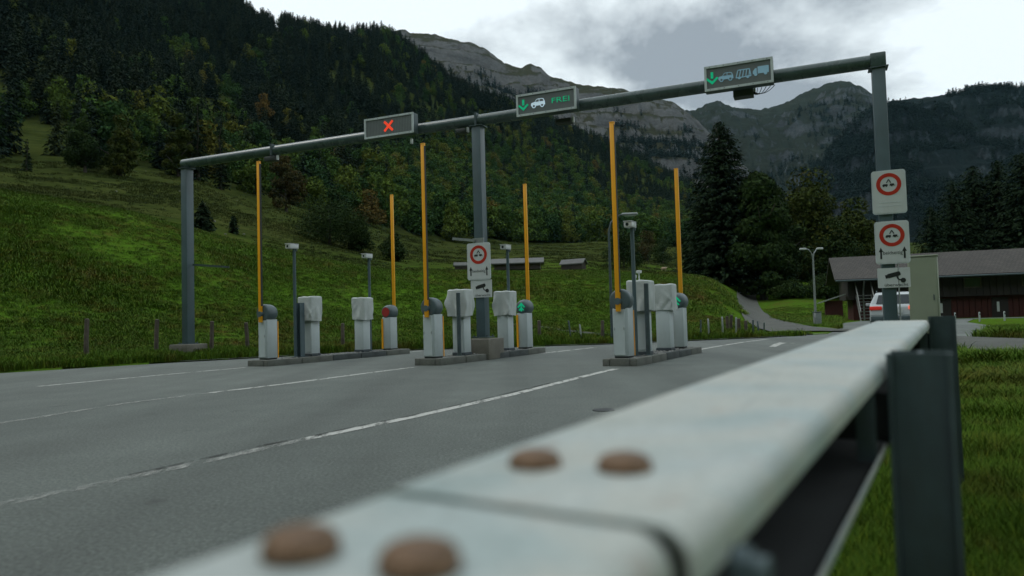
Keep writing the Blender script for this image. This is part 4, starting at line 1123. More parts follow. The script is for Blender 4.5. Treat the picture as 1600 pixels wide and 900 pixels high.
def gan_at(x, y, z): return gan.location + GU * x + GV * y + Vector((0, 0, z))
# lane signs
def lane_sign(x, z, w, h, lab):
    t = thing('lane_sign', lab, 'lane sign', gan_at(x, -0.235, z), GAN_RZ, 'lit lane signs on the gantry')
    MB().rbox((0, 0, 0), (w, 0.20, h), 0.01, 1).build('casing', 'galv_dark', t, True)
    f = MB(); e = 0.042
    f.box((0, -0.112, h / 2 - e / 2), (w, 0.025, e)); f.box((0, -0.112, -h / 2 + e / 2), (w, 0.025, e))
    f.box((-w / 2 + e / 2, -0.112, 0), (e, 0.025, h - 2 * e)); f.box((w / 2 - e / 2, -0.112, 0), (e, 0.025, h - 2 * e))
    fr_ = f.build('frame', 'alu_frame', t)
    for i in range(5):
        for s_ in (-1, 1): MB().cyl((-w / 2 + 0.1 + i * (w - 0.2) / 4, -0.123, s_ * (h / 2 - e / 2)), (-w / 2 + 0.1 + i * (w - 0.2) / 4, -0.129, s_ * (h / 2 - e / 2)), 0.008, n=6).build('screw', 'galv_dark', fr_)
    MB().box((0, -0.103, 0), (w - 2 * e, 0.006, h - 2 * e)).build('panel', 'panel_grey', t)
    for s_ in (-0.3, 0.3): MB().box((s_ * w, 0.105, -0.05), (0.06, 0.02, h * 0.6)).build('bracket', 'galv_dark', t)
    return t
FY0, FY1 = -0.112, -0.107
def flat(parent, name, polys, mat, y0=FY0, y1=FY1, off=(0, 0), s=1.0):
    mb = MB()
    for p in polys: mb.prism([(off[0] + a * s, off[1] + b_ * s) for a, b_ in p], y0, y1)
    return mb.build(name, mat, parent)
def bar(x0, z0, x1, z1, w):
    d = Vector((x1 - x0, z1 - z0)).normalized(); n = Vector((-d.y, d.x)) * w / 2
    return [(x0 - n.x, z0 - n.y), (x1 - n.x, z1 - n.y), (x1 + n.x, z1 + n.y), (x0 + n.x, z0 + n.y)]
def down_arrow(t, x, s):
    flat(t, 'green_arrow', [bar(0, 0.5, 0, -0.02, 0.2), [(-0.5, -0.03), (0, -0.5), (0, -0.24), (-0.38, 0.09)], [(0, -0.5), (0.5, -0.03), (0.38, 0.09), (0, -0.24)]], 'led_green', off=(x, 0.0), s=s)
CAR = [(-0.5, -0.16), (-0.5, 0.02), (-0.44, 0.07), (-0.24, 0.10), (-0.12, 0.27), (0.0, 0.30), (0.28, 0.30), (0.40, 0.25), (0.48, 0.06), (0.5, -0.16)]
def wheel(cx, cz, r, n=14): return [(cx + r * math.cos(2 * math.pi * i / n), cz + r * math.sin(2 * math.pi * i / n)) for i in range(n)]
def car_icon(t, x, z, s, mat):
    c_ = flat(t, 'car_symbol', [CAR], mat, off=(x, z), s=s)
    flat(c_, 'window', [[(-0.19, 0.10), (-0.09, 0.24), (0.06, 0.255), (0.06, 0.10)], [(0.11, 0.10), (0.11, 0.255), (0.28, 0.25), (0.37, 0.20), (0.40, 0.10)]], 'panel_grey', FY0 - 0.004, FY1 - 0.002, (x, z), s)
    flat(c_, 'wheel', [wheel(-0.3, -0.17, 0.14), wheel(0.29, -0.17, 0.14)], mat, FY0 - 0.003, FY1 - 0.002, (x, z), s)
    flat(c_, 'wheel_centre', [wheel(-0.3, -0.17, 0.075), wheel(0.29, -0.17, 0.075)], 'panel_grey', FY0 - 0.006, FY1 - 0.003, (x, z), s)
def x_of(px, Yg=None):
    d = rays(px, 170); a, b_ = d[0] / d[1], gan.location
    return (a * b_.y - b_.x) / (GU.x - a * GU.y)
s1 = lane_sign(x_of(617) + 0.04, ZB + 0.07, 1.30, 0.46, 'grey lane sign showing a red cross, leftmost on the gantry')
for i in range(30): MB().box((-0.59 + i * 1.18 / 29, -0.1075, 0), (0.017, 0.006, 0.37)).build('slat', 'panel_rib', s1)
flat(s1, 'red_cross', [bar(-0.5, -0.5, 0.5, 0.5, 0.24), bar(-0.5, 0.5, -0.085, 0.085, 0.24), bar(0.085, -0.085, 0.5, -0.5, 0.24)], 'led_red', -0.118, -0.112, (0.0, 0.0), 0.22)
s2 = lane_sign(x_of(859) + 0.04, ZB + 0.07, 1.31, 0.46, 'lane sign with green arrow, white car and the word FREI')
down_arrow(s2, -0.50, 0.235); car_icon(s2, -0.17, 0.0, 0.31, 'led_white')
text_part('FREI', 0.155, 'lettering', 'led_green', s2, (0.32, FY0, 0.0), width=0.38)
s3_ = lane_sign(x_of(1153) + 0.06, ZB + 0.03, 1.22, 0.47, 'lane sign with green arrow and three blue vehicles, rightmost on gantry')
down_arrow(s3_, -0.47, 0.235); car_icon(s3_, -0.22, -0.01, 0.27, 'led_blue')
bus = flat(s3_, 'coach_symbol', [bar(-0.5 + 0.22 * i, -0.26, -0.36 + 0.20 * i, 0.26, 0.06) for i in range(5)] + [bar(-0.52, -0.26, 0.52, -0.26, 0.07), bar(-0.36, 0.26, 0.42, 0.26, 0.07), bar(0.52, -0.26, 0.42, 0.26, 0.07)], 'led_blue', off=(0.09, 0.01), s=0.26)
flat(bus, 'wheel', [wheel(-0.28, -0.30, 0.10), wheel(0.30, -0.30, 0.10)], 'led_blue', FY0 - 0.003, FY1 - 0.002, (0.09, 0.01), 0.26)
trk = flat(s3_, 'lorry_symbol', [[(-0.22, -0.22), (0.52, -0.22), (0.52, 0.28), (-0.22, 0.28)], [(-0.55, -0.22), (-0.28, -0.22), (-0.28, 0.18), (-0.38, 0.18), (-0.55, -0.03)]], 'led_blue', off=(0.40, 0.02), s=0.26)
flat(trk, 'wheel', [wheel(-0.36, -0.26, 0.11), wheel(0.30, -0.26, 0.11)], 'led_blue', FY0 - 0.003, FY1 - 0.002, (0.40, 0.02), 0.26)
# detectors under the beam
def detector(x, z, d, lab, cables=False):
    t = thing('lane_detector', lab, 'detector', gan_at(x, 0.0, z), GAN_RZ, 'detectors hanging under the gantry beam')
    MB().rbox((0, -0.02, 0), d, 0.012, 2).build('housing', 'sensor_dark', t, True)
    MB().box((d[0] / 2 + 0.02, -0.02, 0.02), (0.035, 0.06, 0.11)).build('visor', 'camera_white', t)
    if cables:
        for i in range(5):
            a = 0.05 + 0.07 * i; pts = [(d[0] / 2 - 0.02, -0.05 - 0.01 * i, -0.03 + 0.01 * i)]
            for k in range(1, 9):
                f = k / 8; pts.append((d[0] / 2 + a * f * 1.1 + 0.02, -0.05 - 0.01 * i, -0.03 - 0.10 * math.sin(math.pi * f * 0.85) + 0.14 * f))
            MB().tube(pts, 0.006, 6).build('cable', 'black_rubber', t, True)
detector(x_of(429) - 0.1, ZB - 0.21, (0.34, 0.18, 0.12), 'small dark detector under the beam above the left barrier arm')
detector(x_of(722), ZB - 0.20, (0.24, 0.2, 0.09), 'flat detector under the beam beside the middle post')
detector(x_of(882), ZB - 0.30, (0.34, 0.2, 0.10), 'dark detector hanging under the FREI sign')
detector(x_of(1163), ZB - 0.25, (0.36, 0.24, 0.15), 'dark detector box with looping cables under the rightmost lane sign', True)
t = thing('lane_detector', 'small pale bracket lamp under the red cross sign', 'detector', gan_at(x_of(649), -0.2, ZB - 0.31), GAN_RZ, 'detectors hanging under the gantry beam')
MB().rbox((0, 0, 0), (0.05, 0.07, 0.12), 0.01, 2).build('housing', 'camera_white', t, True); MB().cyl((0, 0, 0.06), (0, 0, 0.12), 0.01, n=8).build('stem', 'galv_dark', t)

# ------------------------------------------------------------------ traffic signs on the posts
def rounded(w, h, r, n=5):
    P = []
    for cx_, cz_, a0 in ((w / 2 - r, -h / 2 + r, -90), (w / 2 - r, h / 2 - r, 0), (-w / 2 + r, h / 2 - r, 90), (-w / 2 + r, -h / 2 + r, 180)):
        for i in range(n): a = R(a0 + 90 * i / (n - 1)); P.append((cx_ + r * math.cos(a), cz_ + r * math.sin(a)))
    return P
def camping_sign(x, z, w, h, lab, both=True):
    t = thing('traffic_sign', lab, 'traffic sign', gan_at(x, -0.15, z), GAN_RZ, 'no camping signs on the gantry posts')
    MB().prism(rounded(w, h, 0.05), -0.012, 0.012).build('rim', 'alu_frame', t)
    MB().prism(rounded(w - 0.035, h - 0.035, 0.04), -0.0155, -0.0125).build('plate', 'sign_white', t)
    MB().box((0, 0.022, 0.1), (0.3, 0.02, 0.05)).build('clamp', 'galv', t); MB().box((0, 0.022, -0.2), (0.3, 0.02, 0.05)).build('clamp', 'galv', t)
    rc, zc = 0.205 * w / 0.56, h / 2 - 0.26 * w / 0.56
    MB().ring(0, zc, rc * 0.68, rc, -0.0185, -0.016).build('red_ring', 'sign_red', t)
    s_ = rc
    tent = [bar(0, 0.44, -0.17, 0.13, 0.085), bar(0, 0.44, 0.17, 0.13, 0.085)]
    van = [[(-0.50, -0.16), (-0.08, -0.16), (-0.08, 0.03), (-0.42, 0.03), (-0.50, -0.05)], wheel(-0.40, -0.17, 0.055, 8), wheel(-0.18, -0.17, 0.055, 8)]
    trl = [[(0.06, -0.14), (0.42, -0.14), (0.42, 0.04), (0.10, 0.04)], wheel(0.24, -0.16, 0.055, 8), bar(0.42, -0.12, 0.52, -0.12, 0.04)]
    mb = MB()
    for k, p in enumerate(tent + van + trl): mb.prism([(a * s_, zc + b_ * s_) for a, b_ in p], -0.0185 - 0.0003 * k, -0.016)
    mb.build('pictogram', 'sign_black', t)
    if both:
        for sx in (-1, 1):
            a = sx * (w / 2 - 0.085); zb = -h / 2 + 0.09
            MB().prism([(a - 0.014, zb), (a + 0.014, zb), (a + 0.014, zb + 0.12), (a + 0.035, zb + 0.12), (a, zb + 0.20), (a - 0.035, zb + 0.12), (a - 0.014, zb + 0.12)], -0.018, -0.016).build('arrow', 'sign_black', t)
        text_part('beidseitig', 0.085, 'lettering', 'sign_black', t, (0, -0.017, -h / 2 + 0.19), width=w * 0.56)
    else:
        for i in range(2): MB().box((0, -0.017, -h / 2 + 0.20 - i * 0.06), (w * 0.66, 0.002, 0.012)).build('ruled_line', 'alu_frame', t)
    return t
def camera_sign(x, z, w, h, lab):
    t = thing('camera_sign', lab, 'sign', gan_at(x, -0.145, z), GAN_RZ, 'video camera signs on the gantry posts')
    MB().prism(rounded(w, h, 0.012, 3), -0.004, 0.006).build('plate', 'sign_white', t)
    mb = MB(); s_ = w * 1.0
    rot = lambda pts, a: [(p[0] * math.cos(a) - p[1] * math.sin(a), p[0] * math.sin(a) + p[1] * math.cos(a)) for p in pts]
    body = rot(rounded(0.42, 0.15, 0.05, 4), R(14)); shade = rot([(-0.24, -0.03), (-0.18, -0.03), (-0.18, 0.09), (-0.24, 0.09)], R(14))
    for k, p in enumerate([[(a * s_, 0.05 + b_ * s_) for a, b_ in body], [((a - 0.02) * s_, 0.04 + (b_ - 0.02) * s_) for a, b_ in shade], [(a * s_, 0.05 + b_ * s_) for a, b_ in bar(0.09, -0.04, 0.13, -0.16, 0.045)], [(a * s_, 0.05 + b_ * s_) for a, b_ in bar(0.13, -0.16, 0.26, -0.2, 0.045)], [(a * s_ , 0.05 + b_ * s_) for a, b_ in wheel(0.28, -0.2, 0.085, 10)]]):
        mb.prism(p, -0.0075 - 0.0003 * k, -0.005)
    mb.build('camera_pictogram', 'sign_black', t)
    text_part('überwacht', 0.07, 'lettering', 'sign_black', t, (0.03, -0.006, -h / 2 + 0.045), width=w * 0.72)
    return t
def z_of(px, py, x, y=-0.15):
    p = gan_at(x, y, 0); return at(px, py, p.y).z
zs = z_of(746, 408.5, 0.0); camping_sign(0.01, zs, 0.55, 0.80, 'no camping sign reading beidseitig on the middle gantry post')
zc_ = z_of(747, 451, 0.0); camera_sign(0.05, zc_, 0.50, 0.38, 'video camera sign below the middle no camping sign')
xr = LR + 0.06
camping_sign(xr, z_of(1386, 300.5, LR), 0.53, 0.76, 'upper no camping sign on the right gantry post, without arrows', False)
camping_sign(xr + 0.01, z_of(1392, 379, LR), 0.53, 0.74, 'lower no camping sign reading beidseitig on the right gantry post')
camera_sign(xr + 0.01, z_of(1393, 434, LR), 0.50, 0.34, 'video camera sign lowest on the right gantry post')

# ------------------------------------------------------------------ guardrail in front
RD = Vector((0.627, 1.0, 0.0)).normalized(); RU = Vector((RD.y, -RD.x, 0)); SLOPE = 0.02026 / math.hypot(0.627, 1)
RAIL_RZ = -math.atan2(RD.x, RD.y)
rail0 = RU * -0.2436                                                        # foot of the centre line next to the camera
rg_ = thing('guardrail', 'pale zinc box guardrail with rusty round bolts, running past the camera', 'guardrail', (rail0.x, rail0.y, 0), RAIL_RZ)
ZT = CAM_H - 0.125 + 0.02026 * rail0.y
# C section, open at the back: x across (negative towards the road), z down from the top
HW = 0.1156; TH = 0.004
def c_section():
    o_ = []
    def arc(cx_, cz_, r, a0, a1, n=6): return [(cx_ + r * math.cos(R(a0 + (a1 - a0) * i / (n - 1))), cz_ + r * math.sin(R(a0 + (a1 - a0) * i / (n - 1)))) for i in range(n)]
    r = 0.022
    outer = [(HW, -0.034)] + arc(HW - r, -r, r, 0, 90) + arc(-HW + r, -r, r, 90, 180) + arc(-HW + r, -0.176 + r, r, 180, 270) + arc(HW - r, -0.176 + r, r, 270, 360) + [(HW, -0.150)]
    r2 = r - TH
    inner = [(HW - TH, -0.150)] + arc(HW - r, -0.176 + r, r2, 360, 270) + arc(-HW + r, -0.176 + r, r2, 270, 180) + arc(-HW + r, -r, r2, 180, 90) + arc(HW - r, -r, r2, 90, 0) + [(HW - TH, -0.034)]
    return outer + inner
SEC = c_section()
def zr(y): return ZT + SLOPE * y
def rail_piece(y0, y1, name='rail', inset=0.0, drop=0.0, mat='rail_zinc'):
    n = len(SEC); vs = []
    for y_ in (y0, y1):
        for x, z in SEC: vs.append((x - inset if x > 0 else x + drop * 0.5, y_, zr(y_) + z - drop))
    fs = [(i, (i + 1) % n, (i + 1) % n + n, i + n) for i in range(n)]
    h_ = n // 2
    for k in (0, n): fs += [(k + i, k + i + 1, k + n - 2 - i, k + n - 1 - i) for i in range(h_ - 1)]
    o_ = MB().add(vs, fs).build(name, mat, rg_, True)
    o_.data.materials.append(MATS['rail_inside'])  # dirty bare inside, made near-black so the colour carries the section's shade
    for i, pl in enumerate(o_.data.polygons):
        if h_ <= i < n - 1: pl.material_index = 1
    return o_
def along(Y): return (Y - rail0.y) / RD.y
RM = Matrix.Rotation(-RAIL_RZ, 3, 'Z')
def to_local(P): return RM @ (Vector(P) - Vector((rail0.x, rail0.y, 0)))
def rail_px(px, py):
    """the place on the rail top under a pixel"""
    d = Vector(rays(px, py)); zt = ZT
    for _ in range(12):
        p = Vector((0, 0, CAM_H)) + d * ((zt - CAM_H) / d.z); q = to_local(p); zt = zr(q.y)
    return q
J = rail_px(800, 792).y
rail_piece(along(-4.0), J - 0.003, inset=0.010, drop=0.002); rail_piece(J + 0.004, along(3.30))
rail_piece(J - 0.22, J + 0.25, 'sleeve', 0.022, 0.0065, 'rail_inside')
def bolt(x, y, name='bolt'):
    prof = [(0.0205, 0.0), (0.0205, 0.003), (0.0195, 0.007), (0.016, 0.0105), (0.010, 0.0125), (0.004, 0.013)]
    n = 20; vs, fs = [], []
    for r_, z_ in prof:
        for i in range(n): w = 2 * math.pi * i / n; vs.append((r_ * math.cos(w), r_ * math.sin(w), z_))
    for a in range(len(prof) - 1):
        for i in range(n): j = (i + 1) % n; fs.append((a * n + i, a * n + j, a * n + n + j, a * n + n + i))
    fs.append(tuple(range((len(prof) - 1) * n, len(prof) * n)))
    return MB().add(vs, fs).build(name, 'bolt_copper', rg_, True, (x, y, zr(y) - 0.0005))
for px_, py_ in ((470, 861), (655, 884), (836, 727), (976, 733)):
    q = rail_px(px_, py_); bolt(q.x, q.y)
sb = MB(); sb.cyl((HW + 0.001, J + 0.075, zr(J) - 0.040), (HW + 0.012, J + 0.075, zr(J) - 0.040), 0.013, n=6); sb.cyl((HW + 0.012, J + 0.075, zr(J) - 0.040), (HW + 0.022, J + 0.075, zr(J) - 0.040), 0.008, n=12)
sb.build('side_bolt', 'galv_dark', rg_, True)
for Y_, pl_, ptop in ((-0.6, None, None), (1.36, (1396, 700), (1450, 548)), (3.25, (1452, 520), (1470, 494))):
    y_ = along(Y_); x0 = HW + 0.105; zt_ = zr(y_) + 0.03
    if pl_:
        x0 = to_local(at(*pl_, Y_)).x + 0.052; y_ = to_local(at(*pl_, Y_)).y; zt_ = at(*ptop, Y_).z
    pm = MB()
    for a in (-1, 1):
        pm.box((x0, y_ + a * 0.045, zt_ / 2 - 0.1), (0.104, 0.007, zt_ + 0.2))
    pm.box((x0, y_, zt_ / 2 - 0.1), (0.008, 0.083, zt_ + 0.2))
    for a in (-1, 1): pm.box((x0 + a * 0.047, y_ - 0.056, zt_ / 2 - 0.1), (0.010, 0.015, zt_ + 0.2))
    pm.build('post', 'rail_post', rg_)
    bk = MB()
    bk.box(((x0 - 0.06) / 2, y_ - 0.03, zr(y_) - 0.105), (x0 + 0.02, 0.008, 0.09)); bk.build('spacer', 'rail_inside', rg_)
    bk = MB(); bk.box((HW - 0.022, y_ - 0.16, zr(y_) - 0.090), (0.03, 0.006, 0.15)); bk.build('bracket', 'galv_dark', rg_)
# ------------------------------------------------------------------ roadside cabinet
p = at(1441, 400, 15.6); cz0 = hz(p.x, p.y)
t = thing('cabinet', 'pale green steel cabinet behind the right gantry post', 'cabinet', (p.x, p.y, -0.05), R(-33))
CHH = p.z + 0.05
MB().rbox((0, 0, 0.06), (0.60, 0.42, 0.14), 0.01, 1).build('plinth', 'plinth_concrete', t)
MB().rbox((0, 0, CHH / 2 + 0.06), (0.56, 0.38, CHH - 0.14), 0.01, 2).build('body', 'cabinet_green', t, True)
dd = MB().rbox((0.0, -0.196, CHH / 2 + 0.06), (0.50, 0.012, CHH - 0.24), 0.004, 1).build('door', 'cabinet_green', t, True)
MB().rbox((0.19, -0.21, CHH * 0.55), (0.02, 0.02, 0.12), 0.004, 1).build('handle', 'galv_dark', dd)
MB().rbox((0, 0, CHH - 0.01), (0.60, 0.42, 0.03), 0.008, 1).build('roof', 'cabinet_green', t, True)

# ------------------------------------------------------------------ street lamps
bpx = on_terrain(957, 531, 15, 60)
t = thing('street_lamp', 'slim grey street lamp with one curved arm behind the right barrier', 'street lamp', bpx, 0.0, 'street lamps')
H_ = at(955, 336, bpx.y).z - bpx.z
pts = [(0, 0, -0.2), (0, 0, H_ * 0.5), (0, 0, H_ * 0.86), (0.08, 0, H_ * 0.94), (0.25, 0, H_ * 0.985), (0.42, 0, H_)]
MB().tube(pts, [0.055, 0.045, 0.035, 0.03, 0.028, 0.026], 10).build('pole', 'galv_dark', t, True)
lh = MB(); lh.rbox((0.66, 0, H_ + 0.01), (0.5, 0.16, 0.08), 0.03, 3); hd = lh.build('lamp_head', 'galv', t, True); MB().rbox((0.68, 0, H_ - 0.035), (0.36, 0.12, 0.02), 0.008, 1).build('diffuser', 'camera_white', hd)
bpx = on_terrain(1275, 507, 25, 90)
t = thing('street_lamp', 'pale street lamp with two curved arms beside the barn lawn', 'street lamp', bpx, 0.0, 'street lamps')
H_ = at(1271, 388, bpx.y).z - bpx.z; s_ = bpx.y / 40
MB().tube([(0, 0, -0.2), (0, 0, H_ * 0.5), (0, 0, H_ * 0.93)], [0.07 * s_, 0.055 * s_, 0.04 * s_], 10).build('pole', 'galv', t, True)
for sg, rch in ((-1, 0.46), (1, 0.32)):
    MB().tube([(0, 0, H_ * 0.86), (sg * 0.08 * s_, 0, H_ * 0.94), (sg * 0.22 * s_, 0, H_ * 0.985), (sg * rch * s_, 0, H_)], 0.03 * s_, 8).build('arm', 'galv', t, True)
    MB().rbox((sg * (rch + 0.08) * s_, 0, H_ - 0.02), (0.34 * s_, 0.18 * s_, 0.1 * s_), 0.03 * s_, 2).build('lamp_head', 'camera_white', t, True)
q = bpx + Vector((-0.1 * s_, -0.4, 0)); tb = thing('cable_cabinet', 'small grey box at the foot of the two armed lamp', 'cabinet', (q.x, q.y, hz(q.x, q.y)), 0.0)
MB().rbox((0, 0, 0.28), (0.36 * s_, 0.25, 0.66), 0.02, 1).build('body', 'galv', tb, True); MB().rbox((0, 0, 0.63), (0.4 * s_, 0.29, 0.04), 0.01, 1).build('lid', 'galv_dark', tb, True)

# ------------------------------------------------------------------ wooden fence posts
FP = [(135, 560, 62, 'old_wood'), (244, 553, 54, 'old_wood'), (330, 552, 50, 'old_wood'), (387, 548, 44, 'old_wood'), (536, 543, 38, 'old_wood'), (843, 531, 30, 'old_wood'), (892, 529, 28, 'galv_dark'), (908, 529, 22, 'galv'), (941, 529, 28, 'old_wood'), (959, 528, 24, 'galv_dark'),
      (1095, 526, 26, 'galv_dark'), (1108, 526, 28, 'galv'), (1130, 525, 30, 'galv'), (1137, 518, 24, 'old_wood'), (1142, 517, 25, 'old_wood'), (1150, 524, 28, 'galv'), (1155, 520, 22, 'old_wood'), (1166, 521, 20, 'old_wood'), (1177, 522, 22, 'galv_dark'), (1185, 520, 18, 'galv_dark'), (1194, 522, 18, 'galv_dark')]
names = ['leftmost fence post at the foot of the grass bank', 'fence post left of the left gantry post', 'fence post right of the left gantry post', 'fence post just left of the left barrier', 'short fence post between the two covered columns of the left island', 'fence post right of the green arrow barrier', 'dark fence post in the gap left of the right island', 'thin pale stake beside a dark fence post', 'sturdy fence post left of the right front barrier', 'slim dark stake behind the right front barrier',
         'slim dark stake right of the right island', 'second pale stake right of the right island', 'pale stake near the foot of the bank by the track', 'dark stake, left one of a close pair by the track', 'dark stake, right one of a close pair by the track', 'pale stake just right of the close pair', 'small dark stake before the track', 'small stake at the edge of the gravel track', 'slim stake in the mouth of the gravel track', 'short slim stake in the mouth of the track', 'rightmost small stake at the track mouth']
rng = np.random.default_rng(12)
for (px_, py_, hp, mt), nm in zip(FP, names):
    p = on_terrain(px_, py_, 12, 60); hh = hp * p.y / F_PX; r_ = 0.055 if mt == 'old_wood' else 0.028
    lean = (rng.normal() * 0.03, rng.normal() * 0.03)
    mb = MB(); mb.tube([(0, 0, -0.3), (lean[0] * 0.5, 0, hh * 0.5), (lean[0], lean[1], hh * 0.98), (lean[0], lean[1], hh)], [r_ * 1.1, r_, r_ * 0.95, r_ * 0.6], 7)
    o = mb.build('fence_post', mt, None, True, p); tag(o, nm, 'fence post', 'fence posts along the bank')

# ------------------------------------------------------------------ car on the exit road
cp = Vector((16.05, 30.2, 0)); t = thing('parked_car', 'white estate car seen from behind, red tail lights, beyond the guardrail', 'car', (cp.x, cp.y, 0.0), R(-27))
side = [(-2.18, 0.34), (-2.22, 0.60), (-2.16, 0.92), (-2.02, 1.02), (-1.72, 1.40), (-1.5, 1.47), (-0.4, 1.52), (0.35, 1.47), (1.05, 1.02), (1.85, 0.90), (2.18, 0.72), (2.22, 0.36), (2.1, 0.26), (-2.05, 0.26)]
bm = bmesh.new(); rows = []
for xs, ins in ((-0.90, 0.0), (-0.82, 0.0), (0.82, 0.0), (0.90, 0.0)):
    rows.append(None)
body = MB(); vs = []; levels = (-0.9, -0.9, 0.9, 0.9)
def wid(z): return 0.90 if z < 0.95 else 0.90 - (z - 0.95) * 0.42
nS = len(side)
vs = [(-wid(z), y_, z) for y_, z in side] + [(wid(z), y_, z) for y_, z in side]
body.add(vs, [tuple(range(nS)), tuple(range(nS, 2 * nS))] + [(i, (i + 1) % nS, (i + 1) % nS + nS, i + nS) for i in range(nS)])
bo = body.build('body', 'car_white', t, False)
bv = bo.modifiers.new('round', 'BEVEL'); bv.width = 0.06; bv.segments = 3; bv.limit_method = 'ANGLE'; bv.angle_limit = R(25)
rw = MB(); rw.add([(-0.66, -2.045, 1.03), (0.66, -2.045, 1.03), (0.56, -1.77, 1.385), (-0.56, -1.77, 1.385)], [(0, 1, 2, 3)]).build('rear_window', 'car_glass', t)
for sx in (-1, 1):
    MB().add([(sx * 0.885, -1.7, 1.0), (sx * 0.885, 0.85, 1.0), (sx * 0.735, 0.3, 1.38), (sx * 0.735, -1.45, 1.38)], [(0, 1, 2, 3)]).build('side_window', 'car_glass', t)
    MB().rbox((sx * 0.68, -2.175, 0.86), (0.44, 0.10, 0.15), 0.03, 2).build('tail_light', 'tail_red' if sx < 0 else 'brake_red', t, True)
    MB().rbox((sx * 0.98, 0.55, 1.02), (0.18, 0.12, 0.13), 0.03, 2).build('wing_mirror', 'car_white', t, True)
    MB().tube([(sx * 0.62, -1.45, 1.50), (sx * 0.62, -1.2, 1.555), (sx * 0.62, 0.2, 1.555), (sx * 0.62, 0.4, 1.49)], 0.018, 6).build('roof_rail', 'galv_dark', t, True)
    for y_ in (-1.35, 1.38):
        w_ = MB(); w_.cyl((sx * 0.72, y_, 0.32), (sx * 0.91, y_, 0.32), 0.32, n=24); wh = w_.build('wheel', 'black_rubber', t, True); MB().cyl((sx * 0.905, y_, 0.32), (sx * 0.918, y_, 0.32), 0.2, n=16).build('rim', 'galv', wh, True)
MB().rbox((0, -2.22, 0.42), (1.74, 0.12, 0.24), 0.04, 2).build('bumper', 'galv_dark', t, True)
MB().box((0, -2.225, 0.72), (0.52, 0.012, 0.12)).build('number_plate', 'sign_white', t)

# ------------------------------------------------------------------ barn
BA = Vector((0.94, -0.34, 0)).normalized(); brz = math.atan2(BA.y, BA.x); BN = Vector((-BA.y, BA.x, 0))
b0 = at(1326, 470, 53.5); b0.z = -0.15
barn = thing('barn', 'long dark timber barn with brown roof and red lower boards', 'barn', b0, brz)
LEN, DEP, EAVE = 23.0, 7.6, 3.45; RID = 5.0
BZ = hz(b0.x, b0.y)
# lower storey set back, upper storey boarded
MB().box((LEN / 2 + 0.3, DEP / 2 + 0.4, 0.75), (LEN - 0.6, DEP - 0.8, 1.9)).build('lower_wall', 'barn_red', barn)
for i in range(60): MB().box((0.5 + i * (LEN - 0.8) / 59, 0.385, 0.78), (0.34, 0.03, 1.8)).build('board', 'barn_red', barn)
uw = MB(); uw.prism([(0, 1.7), (DEP, 1.7), (DEP, EAVE), (DEP / 2, RID - 0.1), (0, EAVE)], 0, 0.0)
uw = MB(); gp2 = [(0, 1.7), (DEP, 1.7), (DEP, EAVE), (DEP / 2, RID - 0.1), (0, EAVE)]
vs = [(0, y_, z) for y_, z in gp2] + [(LEN, y_, z) for y_, z in gp2]
uw.add(vs, [tuple(range(5)), tuple(range(5, 10))] + [(i, (i + 1) % 5, (i + 1) % 5 + 5, i + 5) for i in range(5)]).build('upper_wall', 'barn_dark', barn)
for i in range(56): MB().box((0.2 + i * (LEN - 0.4) / 55, -0.02, 2.55), (0.33, 0.05, 1.7)).build('board', 'barn_dark', barn)
sl_ = (RID - EAVE) / (DEP / 2)
for sg in (0, 1):
    ey = -0.9 if sg == 0 else DEP + 0.9; ez = EAVE - 0.9 * sl_
    vs = []
    for x in (-0.95, LEN + 0.95):
        vs += [(x, ey, ez), (x, DEP / 2, RID + 0.02), (x, DEP / 2, RID + 0.16), (x, ey, ez + 0.14)]
    MB().add(vs, [(0, 1, 2, 3), (4, 5, 6, 7), (0, 1, 5, 4), (1, 2, 6, 5), (2, 3, 7, 6), (3, 0, 4, 7)]).build('roof', 'barn_roof_tiles', barn)
MB().tube([(-0.9, -0.98, EAVE - 0.9 * sl_ + 0.02), (LEN + 0.9, -0.98, EAVE - 0.9 * sl_ + 0.02)], 0.07, 8).build('gutter', 'galv_dark', barn)
MB().tube([(1.0, -0.98, EAVE - 0.9 * sl_), (1.0, -0.75, EAVE - 0.6), (1.0, -0.1, 2.3), (1.0, -0.1, -0.1)], 0.05, 8).build('downpipe', 'galv', barn)
for x in (4.5, 8.0, 11.5, 15.0, 18.5):
    wn_ = MB().box((x, -0.06, 2.65), (1.1, 0.05, 0.75)).build('window', 'old_wood', barn); MB().box((x, -0.088, 2.65), (0.94, 0.02, 0.6)).build('pane', 'car_glass', wn_)
for x in (6.2, 9.7, 13.2): 
    dr_ = MB().box((x, 0.35, 0.72), (1.0, 0.05, 1.7)).build('door', 'barn_dark', barn); MB().box((x - 0.12, 0.31, 0.9), (0.16, 0.03, 0.7)).build('notice', 'sign_white', dr_)
# outside stair on the gable corner
st = MB()
stair = MB().box((0.5, -1.5, 0.9), (0.04, 3.4, 0.3), Matrix.Rotation(R(38), 3, 'X')).build('stair', 'stair_grey', barn)
for i in range(9): MB().box((1.0, -2.75 + i * 0.3, 0.1 + i * 0.235), (1.0, 0.3, 0.05)).build('step', 'stair_grey', stair)
MB().box((1.5, -1.5, 0.9), (0.04, 3.4, 0.3), Matrix.Rotation(R(38), 3, 'X')).build('stringer', 'stair_grey', stair)
for x in (0.48, 1.52): MB().box((x, -1.5, 1.85), (0.06, 3.5, 0.16), Matrix.Rotation(R(38), 3, 'X')).build('handrail', 'stair_grey', stair)
